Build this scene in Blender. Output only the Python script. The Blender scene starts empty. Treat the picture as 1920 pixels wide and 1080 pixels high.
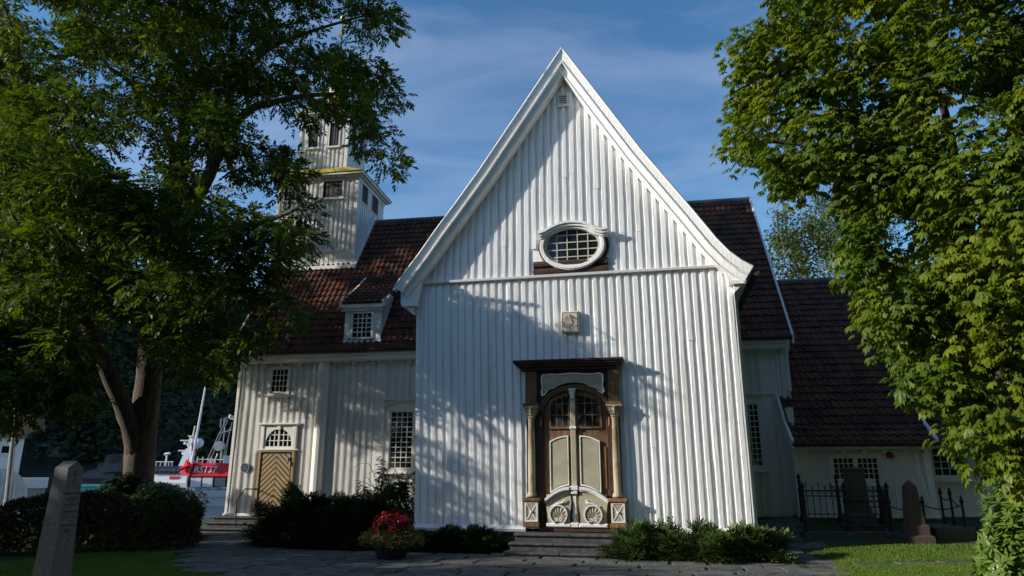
import bpy, math, random
import numpy as np
from mathutils import Matrix, Vector
random.seed(7)
RG = np.random.default_rng(11)
S = bpy.context.scene
COL = S.collection

# ------------------------------------------------------------------ camera, sky, sun, exposure
EYE = np.array([0.0, 0.0, 1.65]); FPX = 1280.0; PITCH = math.radians(15.2)
cd = bpy.data.cameras.new('camera'); cam = bpy.data.objects.new('camera', cd); COL.objects.link(cam)
cd.sensor_width = 36; cd.lens = 24.0; cd.clip_start = 0.05; cd.clip_end = 6000
cam.location = EYE; cam.rotation_euler = (math.pi/2 + PITCH, 0, 0)
S.camera = cam
SUN_AZ = math.radians(191.0); SUN_EL = math.radians(20.0)
SD = Vector((math.cos(SUN_AZ)*math.cos(SUN_EL), math.sin(SUN_AZ)*math.cos(SUN_EL), math.sin(SUN_EL)))
W = bpy.data.worlds.new('World'); S.world = W; W.use_nodes = True
nt = W.node_tree; nt.nodes.clear()
out = nt.nodes.new('ShaderNodeOutputWorld'); bg = nt.nodes.new('ShaderNodeBackground')
sky = nt.nodes.new('ShaderNodeTexSky'); sky.sky_type = 'NISHITA'; sky.sun_disc = False
sky.sun_elevation = SUN_EL; sky.sun_rotation = math.pi/2 - SUN_AZ
sky.air_density = 1.0; sky.dust_density = 0.3; sky.ozone_density = 2.2; sky.altitude = 50
tc = nt.nodes.new('ShaderNodeTexCoord'); mp = nt.nodes.new('ShaderNodeMapping')
mp.inputs['Scale'].default_value = (1.2, 1.2, 5.5); mp.inputs['Rotation'].default_value = (0.1, 0.25, 0.3)
nz = nt.nodes.new('ShaderNodeTexNoise'); nz.inputs['Scale'].default_value = 1.7; nz.inputs['Detail'].default_value = 8
nz.inputs['Roughness'].default_value = 0.55; nz.inputs['Distortion'].default_value = 0.8
cr = nt.nodes.new('ShaderNodeValToRGB'); cr.color_ramp.elements[0].position = 0.44; cr.color_ramp.elements[1].position = 0.80
cr.color_ramp.elements[0].color = (0, 0, 0, 1); cr.color_ramp.elements[1].color = (0.40, 0.40, 0.40, 1)
mx = nt.nodes.new('ShaderNodeMixRGB'); mx.inputs['Color2'].default_value = (3.3, 3.9, 5.0, 1)
L = nt.links.new
L(tc.outputs['Generated'], mp.inputs['Vector']); L(mp.outputs['Vector'], nz.inputs['Vector'])
L(nz.outputs['Fac'], cr.inputs['Fac']); L(cr.outputs['Color'], mx.inputs['Fac'])
hs_n = nt.nodes.new('ShaderNodeHueSaturation'); hs_n.inputs['Saturation'].default_value = 1.22; L(sky.outputs['Color'], hs_n.inputs['Color']); L(hs_n.outputs['Color'], mx.inputs['Color1']); L(mx.outputs['Color'], bg.inputs['Color'])
bg.inputs['Strength'].default_value = 0.15
L(bg.outputs['Background'], out.inputs['Surface'])
sl = bpy.data.lights.new('sun', 'SUN'); sl.energy = 5.0; sl.angle = math.radians(0.55); sl.color = (1.0, 0.93, 0.83)
so = bpy.data.objects.new('sun', sl); COL.objects.link(so)
so.rotation_euler = SD.to_track_quat('Z', 'Y').to_euler(); so.location = (-30, -5, 40)
S.view_settings.view_transform = 'Standard'; S.view_settings.look = 'None'
S.view_settings.exposure = 0.24; S.view_settings.gamma = 1.0
S.render.engine = 'CYCLES'
S.cycles.max_bounces = 6; S.cycles.transparent_max_bounces = 4

# ------------------------------------------------------------------ measuring the photograph
def ray(px, py):
    r = px - 960; d = py - 540
    return np.array([r, FPX*math.cos(PITCH) + d*math.sin(PITCH), FPX*math.sin(PITCH) - d*math.cos(PITCH)])
def atY(px, py, Y):
    d = ray(px, py); return EYE + d*(Y/d[1])
class Frame:
    """local axes of a building: u along its front, v into it, z up"""
    def __init__(s, o, deg):
        a = math.radians(deg); s.deg = deg
        s.o = np.array([o[0], o[1], o[2] if len(o) > 2 else 0.0])
        s.u = np.array([math.cos(a), -math.sin(a), 0]); s.v = np.array([math.sin(a), math.cos(a), 0])
    def p(s, px, py, v=0.0):
        d = ray(px, py); t = ((s.o - EYE) @ s.v + v)/(d @ s.v); w = EYE + t*d
        return float((w - s.o) @ s.u), float(w[2])
    def U(s, px, py, v=0.0): return s.p(px, py, v)[0]
    def Z(s, px, py, v=0.0): return s.p(px, py, v)[1]
    def w(s, u, v, z): return s.o + u*s.u + v*s.v + np.array([0, 0, z])
    def on_roof(s, px, py, v0, z0, k):
        d = ray(px, py); n = np.array([-k*s.v[0], -k*s.v[1], 1]); p = s.o + v0*s.v + np.array([0, 0, z0])
        t = ((p - EYE) @ n)/(d @ n); w = EYE + t*d
        return float((w - s.o) @ s.u), float((w - s.o) @ s.v), float(w[2])
WD = Frame((0, 0), 0)
F = Frame((1.2, 15.8), 11.9)      # the gabled transept front
N = Frame((0, 20.9), 9.5)         # the nave and chancel behind it

# ------------------------------------------------------------------ materials
def srgb(r, g, b): return tuple(((c/255)/12.92 if c/255 <= .04045 else ((c/255+.055)/1.055)**2.4) for c in (r, g, b))
def mat(name, col, rough=.6, var=0.12, scale=6.0, bump=0.0, bscale=40.0, spec=.3, col2=None, metal=0.0, thr=(.45, .65), stretch=(1, 1, 1), tint=None, translucent=0.0, tcol=None):
    m = bpy.data.materials.new(name); m.use_nodes = True; t = m.node_tree; n = t.nodes; b = n['Principled BSDF']
    b.inputs['Roughness'].default_value = rough; b.inputs['Metallic'].default_value = metal
    b.inputs['Specular IOR Level'].default_value = spec
    co = n.new('ShaderNodeTexCoord'); mpn = n.new('ShaderNodeMapping'); mpn.inputs['Scale'].default_value = stretch
    t.links.new(co.outputs['Object'], mpn.inputs['Vector'])
    z = n.new('ShaderNodeTexNoise'); z.inputs['Scale'].default_value = scale; z.inputs['Detail'].default_value = 6
    t.links.new(mpn.outputs['Vector'], z.inputs['Vector'])
    r = n.new('ShaderNodeValToRGB')
    if col2 is None:
        r.color_ramp.elements[0].position = .3; r.color_ramp.elements[1].position = .7
        r.color_ramp.elements[0].color = (*[c*(1-var) for c in col], 1); r.color_ramp.elements[1].color = (*[min(1, c*(1+var)) for c in col], 1)
    else:
        r.color_ramp.elements[0].position = thr[0]; r.color_ramp.elements[1].position = thr[1]
        r.color_ramp.elements[0].color = (*col, 1); r.color_ramp.elements[1].color = (*col2, 1)
    t.links.new(z.outputs['Fac'], r.inputs['Fac']); c = r.outputs['Color']
    if tint:      # per-piece colour variation carried by the mesh (each tile, each leaf)
        at = n.new('ShaderNodeAttribute'); at.attribute_name = 'tint'
        r2 = n.new('ShaderNodeValToRGB'); r2.color_ramp.elements[0].color = (*tint[0], 1); r2.color_ramp.elements[1].color = (*tint[-1], 1)
        for k in range(1, len(tint)-1):
            e = r2.color_ramp.elements.new(k/(len(tint)-1)); e.color = (*tint[k], 1)
        t.links.new(at.outputs['Fac'], r2.inputs['Fac'])
        mm = n.new('ShaderNodeMixRGB'); mm.blend_type = 'MULTIPLY'; mm.inputs['Fac'].default_value = 1
        t.links.new(c, mm.inputs['Color1']); t.links.new(r2.outputs['Color'], mm.inputs['Color2']); c = mm.outputs['Color']
    t.links.new(c, b.inputs['Base Color'])
    if bump:
        z2 = n.new('ShaderNodeTexNoise'); z2.inputs['Scale'].default_value = bscale; z2.inputs['Detail'].default_value = 5
        t.links.new(mpn.outputs['Vector'], z2.inputs['Vector'])
        bp = n.new('ShaderNodeBump'); bp.inputs['Strength'].default_value = bump; bp.inputs['Distance'].default_value = .02
        t.links.new(z2.outputs['Fac'], bp.inputs['Height']); t.links.new(bp.outputs['Normal'], b.inputs['Normal'])
    if translucent:
        tr = n.new('ShaderNodeBsdfTranslucent'); ms = n.new('ShaderNodeMixShader'); ms.inputs['Fac'].default_value = translucent
        g = n.new('ShaderNodeMixRGB'); g.blend_type = 'MULTIPLY'; g.inputs['Fac'].default_value = 1; g.inputs['Color2'].default_value = (*tcol, 1)
        t.links.new(c, g.inputs['Color1']); t.links.new(g.outputs['Color'], tr.inputs['Color'])
        t.links.new(b.outputs['BSDF'], ms.inputs[1]); t.links.new(tr.outputs['BSDF'], ms.inputs[2])
        t.links.new(ms.outputs['Shader'], n['Material Output'].inputs['Surface'])
    return m
M = {}
M['white'] = mat('white_paint', (.81, .81, .80), .5, scale=3.2, col2=(.64, .625, .59), thr=(.54, .80), bump=.5, bscale=24, stretch=(1, 1, .14))
M['cream'] = mat('cream_paint', (.78, .765, .73), .55, scale=1.8, col2=(.66, .64, .585), thr=(.5, .8), bump=.3, bscale=24, stretch=(1, 1, .25))
M['tilewood'] = mat('roof_underlay', (.05, .03, .022), .9, bump=.3)
M['tile'] = mat('red_pantile', (.150, .056, .031), .8, scale=1.4, col2=(.055, .034, .025), thr=(.42, .68), bump=.25, bscale=35, spec=.25, tint=[(.55, .58, .58), (.85, .85, .85), (1, 1, 1), (1.1, .95, .88)])
M['wood'] = mat('brown_wood', (.135, .068, .034), .7, scale=5, col2=(.26, .15, .075), thr=(.45, .75), bump=.5, bscale=30, stretch=(3, 3, .4))
M['darkwood'] = mat('dark_stained_wood', (.060, .031, .022), .7, scale=6, var=.3, bump=.5, bscale=30)
M['rawwood'] = mat('worn_orange_wood', (.34, .15, .065), .7, scale=5, col2=(.15, .07, .03), thr=(.4, .7), bump=.4, bscale=30, stretch=(3, 3, .4))
M['olive'] = mat('olive_paint', (.37, .335, .24), .55, scale=4, col2=(.44, .395, .28), bump=.2)
M['ochre'] = mat('worn_ochre_paint', (.40, .35, .235), .6, scale=7, col2=(.25, .16, .09), thr=(.5, .72), bump=.4, stretch=(1, 1, .4))
M['trim'] = mat('worn_white_trim', (.78, .77, .74), .5, scale=9, col2=(.50, .41, .29), thr=(.56, .76), bump=.2)
M['tan'] = mat('tan_door_paint', (.36, .27, .145), .5, scale=4, var=.08, bump=.15)
M['glass'] = mat('dark_window_glass', (.012, .014, .016), .04, var=.2, spec=.5, bump=.04, bscale=3)
M['yellow'] = mat('yellow_sheet_metal', (.56, .42, .05), .45, scale=3, col2=(.40, .36, .07), bump=.1)
M['gold'] = mat('gilded_metal', (.75, .50, .10), .3, metal=.8)
M['louvre'] = mat('tarred_shutter_board', (.025, .024, .026), .6, scale=4, var=.3, bump=.4, stretch=(4, 4, .5))
M['sun_stone'] = mat('sandstone_dial', (.55, .51, .43), .8, scale=12, var=.15, bump=.3)
M['line'] = mat('dark_incised_line', (.07, .06, .05), .8)
M['iron'] = mat('black_wrought_iron', (.012, .012, .013), .5, bump=.2)
M['greymetal'] = mat('galvanised_metal', (.30, .33, .36), .45, metal=.3)
M['lead'] = mat('grey_lead_sheet', (.16, .17, .18), .5)
M['granite'] = mat('grey_granite', (.10, .09, .082), .65, scale=60, col2=(.185, .168, .155), thr=(.4, .6), bump=.15, bscale=90)
M['redgranite'] = mat('brown_granite', (.085, .064, .054), .5, scale=50, var=.35)
M['stepstone'] = mat('dark_step_slate', (.055, .055, .06), .75, scale=8, col2=(.10, .098, .095), bump=.5, bscale=25)
M['foundation'] = mat('rubble_foundation', (.17, .155, .135), .9, scale=5, col2=(.07, .065, .06), bump=1, bscale=7)
M['slab'] = mat('paving_slab', (.12, .12, .124), .85, scale=5, col2=(.065, .065, .063), bump=.5, bscale=18, tint=[(.7, .7, .7), (1, 1, 1), (1.1, 1.08, 1.02)])
M['ground'] = mat('grass_ground', (.035, .055, .012), .95, scale=1.6, col2=(.05, .06, .018), bump=.8, bscale=20)
M['grass'] = mat('grass_blade', (.11, .20, .026), .6, scale=1.2, col2=(.15, .20, .04), tint=[(.7, .8, .6), (1, 1, 1), (1.25, 1.05, .7)], translucent=.35, tcol=(1.3, 1.5, .6))
M['hill'] = mat('forest_floor', (.012, .016, .008), .95, scale=.12, col2=(.024, .022, .015), bump=1, bscale=.8)
M['rock'] = mat('hill_rock', (.10, .095, .09), .9, scale=.6, col2=(.05, .05, .045), bump=1, bscale=3)
M['water'] = mat('harbour_water', (.02, .05, .06), .12, bump=.3, bscale=1.5)
M['bark'] = mat('ash_bark', (.075, .058, .043), .9, scale=7, col2=(.13, .105, .08), bump=1.0, bscale=16, stretch=(3, 3, .5))
M['ash'] = mat('ash_leaf', (.058, .092, .013), .5, scale=.7, col2=(.080, .112, .015), tint=[(.6, .7, .6), (1, 1, 1), (1.5, 1.35, .8)], translucent=.33, tcol=(1.6, 1.7, .5))
M['chestnut'] = mat('chestnut_leaf', (.090, .138, .012), .45, scale=1.1, col2=(.140, .178, .014), tint=[(.55, .72, .7), (.9, .95, 1), (1.25, 1.15, .8), (2.2, 1.55, .5)], translucent=.34, tcol=(1.6, 1.7, .5))
M['bgleaf'] = mat('birch_leaf', (.075, .105, .03), .5, scale=.6, col2=(.10, .12, .035), tint=[(.6, .7, .6), (1, 1, 1), (1.4, 1.25, .8)], translucent=.3, tcol=(1.5, 1.6, .6))
M['yew'] = mat('yew_needle', (.022, .042, .010), .5, scale=1.5, col2=(.04, .062, .012), tint=[(.55, .6, .6), (1, 1, 1), (2.2, 2.0, 1.0)])
M['rhodo'] = mat('rhododendron_leaf', (.030, .058, .016), .35, scale=1.5, col2=(.045, .075, .02), tint=[(.6, .7, .6), (1, 1, 1), (1.5, 1.4, .9)])
M['juniper'] = mat('juniper_needle', (.050, .088, .022), .5, scale=1.5, col2=(.075, .115, .025), tint=[(.5, .6, .6), (1, 1, 1), (1.6, 1.5, .9)])
M['rhodolit'] = mat('sunlit_rhododendron_leaf', (.085, .145, .024), .35, scale=1.5, col2=(.115, .175, .03), tint=[(.6, .7, .6), (1, 1, 1), (1.5, 1.4, .9)], translucent=.15, tcol=(1.4, 1.6, .6))  # lit copy of the rhododendron leaf, sunlight put into its colour
M['hedge'] = mat('brown_green_hedge', (.040, .040, .014), .7, scale=1.5, col2=(.05, .055, .016), tint=[(.6, .6, .6), (1, 1, 1), (1.5, 1.3, .8)])
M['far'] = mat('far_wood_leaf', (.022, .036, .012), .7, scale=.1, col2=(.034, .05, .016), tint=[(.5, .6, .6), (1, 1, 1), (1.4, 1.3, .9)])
M['flower'] = mat('red_petal', (.34, .008, .018), .6, scale=9, var=.2, tint=[(.6, .6, .6), (1, 1, 1), (1.4, 1.6, 1.6)], translucent=.3, tcol=(1.4, 1, 1))
M['trail'] = mat('yellow_green_trailing_leaf', (.13, .115, .018), .6, scale=6, var=.3, tint=[(.5, .6, .6), (1, 1, 1), (1.5, 1.3, .8)])
M['pot'] = mat('dark_glazed_pot', (.02, .02, .022), .4)
M['boatred'] = mat('red_boat_paint', (.62, .022, .03), .35)
M['boatwhite'] = mat('white_boat_paint', (.70, .72, .74), .35, var=.05)
M['boatblue'] = mat('blue_boat_paint', (.02, .035, .10), .35)
M['boatglass'] = mat('boat_window_glass', (.10, .11, .12), .1, spec=.5)
M['black'] = mat('black_rubber', (.012, .012, .014), .5)
M['tarp'] = mat('white_tarpaulin', (.50, .53, .56), .6, scale=2, var=.1, bump=.5, bscale=3)
M['teal'] = mat('teal_container_paint', (.03, .28, .32), .45)
M['greenpaint'] = mat('dark_green_paint', (.012, .07, .055), .35)
M['flagred'] = mat('red_flag_cloth', (.55, .03, .04), .7); M['flagblue'] = mat('blue_flag_cloth', (.01, .03, .18), .7)
M['alarm'] = mat('red_alarm_box', (.20, .02, .015), .4)

# ------------------------------------------------------------------ mesh building
ROOT = {}
def inv_of(o):
    r = o
    while r.parent: r = r.parent
    return ROOT[r.name]
def base(loc, deg=0.0): return Matrix.Translation(Vector([float(x) for x in loc])) @ Matrix.Rotation(math.radians(deg), 4, 'Z')
def tag(o, label, cat, group=None):
    o['label'] = label; o['category'] = cat
    if group: o['group'] = group
    return o
def thing(name, label, cat, loc, deg=0.0, group=None):
    o = bpy.data.objects.new(name, None); o.empty_display_size = .3; COL.objects.link(o)
    mw = base(loc, deg); o.matrix_world = mw; ROOT[o.name] = mw.inverted()
    return tag(o, label, cat, group)
class MB:
    def __init__(s, fr=WD): s.V = []; s.Fc = []; s.T = []; s.fr = fr; s.hast = False
    def add(s, vs, fs, tint=None):
        b = len(s.V); fr = s.fr
        for (u, v, z) in vs: s.V.append(fr.o + u*fr.u + v*fr.v + np.array([0, 0, z]))
        s.Fc += [tuple(i + b for i in f) for f in fs]
        if tint is not None: s.hast = True
        s.T += [0.5 if tint is None else tint]*len(vs)
        return s
    def box(s, u0, u1, v0, v1, z0, z1, tint=None):
        if u0 > u1: u0, u1 = u1, u0
        if v0 > v1: v0, v1 = v1, v0
        if z0 > z1: z0, z1 = z1, z0
        return s.add([(u0, v0, z0), (u1, v0, z0), (u1, v1, z0), (u0, v1, z0), (u0, v0, z1), (u1, v0, z1), (u1, v1, z1), (u0, v1, z1)],
              [(0, 1, 5, 4), (1, 2, 6, 5), (2, 3, 7, 6), (3, 0, 4, 7), (4, 5, 6, 7), (3, 2, 1, 0)], tint)
    def bbox(s, u0, u1, v0, v1, z0, z1, b=.01):
        """box with its front edges chamfered"""
        return s.add([(u0, v1, z0), (u1, v1, z0), (u1, v1, z1), (u0, v1, z1), (u0, v0+b, z0), (u1, v0+b, z0), (u1, v0+b, z1), (u0, v0+b, z1),
               (u0+b, v0, z0+b), (u1-b, v0, z0+b), (u1-b, v0, z1-b), (u0+b, v0, z1-b)],
              [(8, 9, 10, 11), (4, 5, 9, 8), (5, 6, 10, 9), (6, 7, 11, 10), (7, 4, 8, 11), (0, 1, 5, 4), (1, 2, 6, 5), (2, 3, 7, 6), (3, 0, 4, 7), (3, 2, 1, 0)])
    def prism(s, poly, v0, v1):
        n = len(poly); vs = [(u, v0, z) for u, z in poly] + [(u, v1, z) for u, z in poly]
        fs = [tuple(range(n)), tuple(range(2*n-1, n-1, -1))] + [(i, i+n, (i+1) % n + n, (i+1) % n) for i in range(n)]
        return s.add(vs, fs)
    def ring(s, outer, inner, v0, v1, closed=True):
        """flat band between two outlines of equal length, v0 in front"""
        n = len(outer); vs = [(u, v0, z) for u, z in outer] + [(u, v0, z) for u, z in inner] + [(u, v1, z) for u, z in outer] + [(u, v1, z) for u, z in inner]
        fs = []
        for i in range(n if closed else n-1):
            j = (i+1) % n
            fs += [(i, j, n+j, n+i), (i, 2*n+i, 2*n+j, j), (n+i, n+j, 3*n+j, 3*n+i)]
        if not closed: fs += [(0, n, 3*n, 2*n), (n-1, 3*n-1, 4*n-1, 2*n-1)]
        return s.add(vs, fs)
    def tube(s, pts, rad, seg=8, cap=True, wob=0.0):
        pts = [np.array(p, float) for p in pts]; n = len(pts)
        if not hasattr(rad, '__len__'): rad = [rad]*n
        vs = []; ref = np.array([.31, .12, 1.0])
        for i, p in enumerate(pts):
            t = pts[min(i+1, n-1)] - pts[max(i-1, 0)]; t = t/(np.linalg.norm(t)+1e-9)
            a = np.cross(t, ref)
            if np.linalg.norm(a) < .2: a = np.cross(t, np.array([1.0, 0, 0]))
            a = a/np.linalg.norm(a); b = np.cross(t, a)
            for k in range(seg):
                g = 2*math.pi*k/seg; r = rad[i]*(1 + (random.uniform(-wob, wob) if wob else 0))
                vs.append(tuple(p + r*(math.cos(g)*a + math.sin(g)*b)))
        fs = []
        for i in range(n-1):
            for k in range(seg):
                k2 = (k+1) % seg; fs.append((i*seg+k, i*seg+k2, (i+1)*seg+k2, (i+1)*seg+k))
        if cap: fs += [tuple(range(seg-1, -1, -1)), tuple((n-1)*seg + k for k in range(seg))]
        return s.add(vs, fs)
    def lathe(s, u, v, prof, seg=14):
        vs = []; n = len(prof)
        for r, z in prof:
            for k in range(seg):
                g = 2*math.pi*k/seg; vs.append((u + r*math.cos(g), v + r*math.sin(g), z))
        fs = [(i*seg+k, i*seg+(k+1) % seg, (i+1)*seg+(k+1) % seg, (i+1)*seg+k) for i in range(n-1) for k in range(seg)]
        fs += [tuple(range(seg-1, -1, -1)), tuple((n-1)*seg + k for k in range(seg))]
        return s.add(vs, fs)
    def square(s, u, v, prof, deg=0.0):
        """square-section stack: prof of (half width, z)"""
        c, q = math.cos(math.radians(deg)), math.sin(math.radians(deg)); vs = []
        for h, z in prof:
            for a, b in ((-h, -h), (h, -h), (h, h), (-h, h)): vs.append((u + a*c - b*q, v + a*q + b*c, z))
        n = len(prof); fs = [(i*4+k, i*4+(k+1) % 4, (i+1)*4+(k+1) % 4, (i+1)*4+k) for i in range(n-1) for k in range(4)]
        fs += [(3, 2, 1, 0), tuple((n-1)*4+k for k in range(4))]
        return s.add(vs, fs)
    def build(s, name, m, parent=None, smooth=False, loc=None):
        me = bpy.data.meshes.new(name)
        if parent is not None: inv = inv_of(parent)
        else:
            if loc is None: loc = np.mean(np.array(s.V), axis=0)*np.array([1, 1, 0]) + np.array([0, 0, min(v[2] for v in s.V)])
            inv = base(loc).inverted()
        A = np.array(s.V); I = np.array(inv); A = A @ I[:3, :3].T + I[:3, 3]
        me.from_pydata(A.tolist(), [], s.Fc)
        if s.hast:
            at = me.attributes.new('tint', 'FLOAT', 'POINT'); at.data.foreach_set('value', np.array(s.T, dtype=np.float32))
        me.materials.append(M[m] if isinstance(m, str) else m)
        if smooth: me.polygons.foreach_set('use_smooth', [True]*len(me.polygons))
        me.validate(); me.update()
        o = bpy.data.objects.new(name, me); COL.objects.link(o)
        if parent is not None: o.parent = parent
        else:
            o.matrix_world = inv.inverted(); ROOT[o.name] = inv
        return o
def bulk(name, m, V, nper, FI, tint, parent=None, loc=None):
    """fast mesh of many equal small pieces: V (k, nper, 3), FI faces (quads) inside one piece"""
    k = V.shape[0]; FI = np.array(FI); nf = len(FI)
    P = V.reshape(-1, 3)
    if parent is not None: inv = np.array(inv_of(parent))
    else: inv = np.array(base(loc).inverted())
    P = P @ inv[:3, :3].T + inv[:3, 3]
    idx = (np.arange(k)[:, None, None]*nper + FI[None]).reshape(-1)
    q = FI.shape[1]; me = bpy.data.meshes.new(name)
    me.vertices.add(len(P)); me.vertices.foreach_set('co', P.astype(np.float32).ravel())
    me.loops.add(len(idx)); me.loops.foreach_set('vertex_index', idx.astype(np.int32))
    me.polygons.add(k*nf); me.polygons.foreach_set('loop_start', (np.arange(k*nf)*q).astype(np.int32))
    at = me.attributes.new('tint', 'FLOAT', 'POINT'); at.data.foreach_set('value', np.repeat(tint, nper).astype(np.float32))
    me.materials.append(M[m]); me.update(calc_edges=True)
    o = bpy.data.objects.new(name, me); COL.objects.link(o)
    if parent is not None: o.parent = parent
    else: o.matrix_world = Matrix(inv.tolist()).inverted(); ROOT[o.name] = o.matrix_world.inverted()
    return o
def text_mesh(txt, size, name, m, parent, origin, right, up, depth=.01, align='CENTER'):
    c = bpy.data.curves.new(name, 'FONT'); c.body = txt; c.size = size; c.extrude = depth; c.align_x = align; c.align_y = 'CENTER'
    t = bpy.data.objects.new(name, c); COL.objects.link(t)
    me = bpy.data.meshes.new_from_object(t.evaluated_get(bpy.context.evaluated_depsgraph_get()))
    bpy.data.objects.remove(t)
    r = Vector(right).normalized(); u = Vector(up).normalized(); n = r.cross(u)
    mt = Matrix(((r.x, u.x, n.x, origin[0]), (r.y, u.y, n.y, origin[1]), (r.z, u.z, n.z, origin[2]), (0, 0, 0, 1)))
    me.transform(inv_of(parent) @ mt); me.materials.clear(); me.materials.append(M[m])
    o = bpy.data.objects.new(name, me); COL.objects.link(o); o.parent = parent
    return o
def ell(cu, cz, a, b, n=40, t0=0, t1=2*math.pi, full=True):
    k = n if full else n-1
    return [(cu + a*math.cos(t0 + (t1-t0)*i/k), cz + b*math.sin(t0 + (t1-t0)*i/k)) for i in range(n)]
def miter(path, n):
    """offset an open 2-D polyline to the right of its direction by n"""
    P = [np.array(p, float) for p in path]; o = []
    for i, p in enumerate(P):
        d = []
        if i > 0: d.append((p - P[i-1])/np.linalg.norm(p - P[i-1]))
        if i < len(P)-1: d.append((P[i+1] - p)/np.linalg.norm(P[i+1] - p))
        nn = [np.array([e[1], -e[0]]) for e in d]; m = sum(nn); m = m/np.linalg.norm(m)
        o.append(tuple(p + m*n/max(.25, m @ nn[0])))
    return o
def sm(a, b, x): t = np.clip((x-a)/(b-a), 0, 1); return t*t*(3-2*t)

# ------------------------------------------------------------------ ground, water, hills
def gz(x, y):
    x = np.asarray(x, float); y = np.asarray(y, float)
    rise = .52*sm(4.3, 7.0, x)*sm(13.6, 19.0, y)
    lower = -sm(26, 36, y)*np.where(x < -19, 1.9, 1.9 + 4.0*sm(-19, -17, x))*sm(30, 10, x)
    hill = (44*sm(60, 175, y)*sm(30, -30, x) + 112*sm(-85, -190, x)*sm(28, 52, y)*sm(175, 120, y))  # second term: unseen ridge added on the left to keep sun off the hillside
    bump = hill*.10*(np.sin(x*.13+y*.07)*np.cos(y*.11-x*.05)) + np.minimum(hill, 6)*.12*np.sin(x*.55)*np.cos(y*.43)
    return rise + lower + hill + bump + .012*np.sin(x*1.3)*np.cos(y*1.1)
def grid_obj(name, xs, ys, zf, m):
    X, Y = np.meshgrid(xs, ys); Z = zf(X, Y); nx, ny = len(xs), len(ys)
    me = bpy.data.meshes.new(name)
    fs = [(j*nx+i, j*nx+i+1, (j+1)*nx+i+1, (j+1)*nx+i) for j in range(ny-1) for i in range(nx-1)]
    me.from_pydata(np.stack([X, Y, Z], -1).reshape(-1, 3).tolist(), [], fs); me.materials.append(M[m])
    me.polygons.foreach_set('use_smooth', [True]*len(fs)); me.update()
    o = bpy.data.objects.new(name, me); COL.objects.link(o); o['kind'] = 'structure'; return o
near = lambda a, b, s: np.arange(a, b, s)
xs = np.concatenate([[-3000, -1200, -600, -400], near(-300, -40, 5), near(-40, 20, .5), near(20, 60, 4), [80, 150, 400, 1200, 3000]])
ys = np.concatenate([[-3000, -800, -200, -60, -20], near(-8, 40, .5), near(40, 260, 4), [300, 400, 700, 1500, 3500]])
g = grid_obj('ground', xs, ys, gz, 'ground')
g.data.materials.append(M['hill'])
for p in g.data.polygons:
    c = p.center
    if c.y > 30: p.material_index = 1
wat = MB(); wat.add([(-60, 33, -2.6), (400, 33, -2.6), (400, 110, -2.6), (-60, 110, -2.6)], [(0, 1, 2, 3)])
w_ = wat.build('water', 'water'); w_['kind'] = 'structure'

# paving: rows of cut slabs parallel to the transept front
def inpoly(px, py, poly):
    px = np.asarray(px, float); py = np.asarray(py, float); r = np.zeros(px.shape, bool); n = len(poly); j = n-1
    for i in range(n):
        xi, yi = poly[i]; xj, yj = poly[j]
        c = ((yi > py) != (yj > py)) & (px < (xj-xi)*(py-yi)/((yj-yi) if yj != yi else 1e-9) + xi); r ^= c; j = i
    return r
PAVE = [(-3.2, 8), (-4.9, 12.2), (-6.9, 14.9), (-8.9, 20.6), (-7.0, 20.7), (-5.4, 16.6), (-3.5, 15.6), (4.9, 15.0), (5.3, 16.5), (6.4, 19.3), (7.6, 19.0), (6.6, 15.6), (6.2, 14.2), (5.3, 12.6), (5.0, 8)]
slabs = MB()
v = -9.0
while v < 6.5:
    h = random.uniform(.42, .68); u = -13 + random.uniform(0, .6)
    while u < 9:
        wdt = random.uniform(.55, 1.25); c = F.w(u+wdt/2, v+h/2, 0)
        if inpoly([c[0]], [c[1]], PAVE)[0]:
            gp = random.uniform(.012, .04); tn = random.random(); j = lambda: random.uniform(-.018, .018); q = []
            for a, b in ((u+gp, v+gp), (u+wdt-gp, v+gp), (u+wdt-gp, v+h-gp), (u+gp, v+h-gp)):
                w = F.w(a+j(), b+j(), 0); q.append((w[0], w[1], float(gz(w[0], w[1])) + .028 + random.uniform(-.006, .006)))
            cc = np.mean(q, axis=0); top = [tuple(cc + (np.array(p)-cc)*.965 + np.array([0, 0, .012])) for p in q]
            low = [(p[0], p[1], p[2]-.10) for p in q]
            slabs.add(low + q + top, [(8, 9, 10, 11)] + [(i+4*k, (i+1) % 4+4*k, (i+1) % 4+4+4*k, i+4+4*k) for k in (0, 1) for i in range(4)], tn)
        u += wdt
    v += h
x = 6.45
while x < 11.5:
    wdt = random.uniform(.5, .9); y = 13.55 + (x-6.4)*.08 + random.uniform(-.03, .03); z = float(gz(x, y)) + .03
    slabs.box(x, x+wdt-.05, y, y+.30, z-.1, z, random.random()); x += wdt
o = slabs.build('path', 'slab'); o['kind'] = 'structure'

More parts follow.
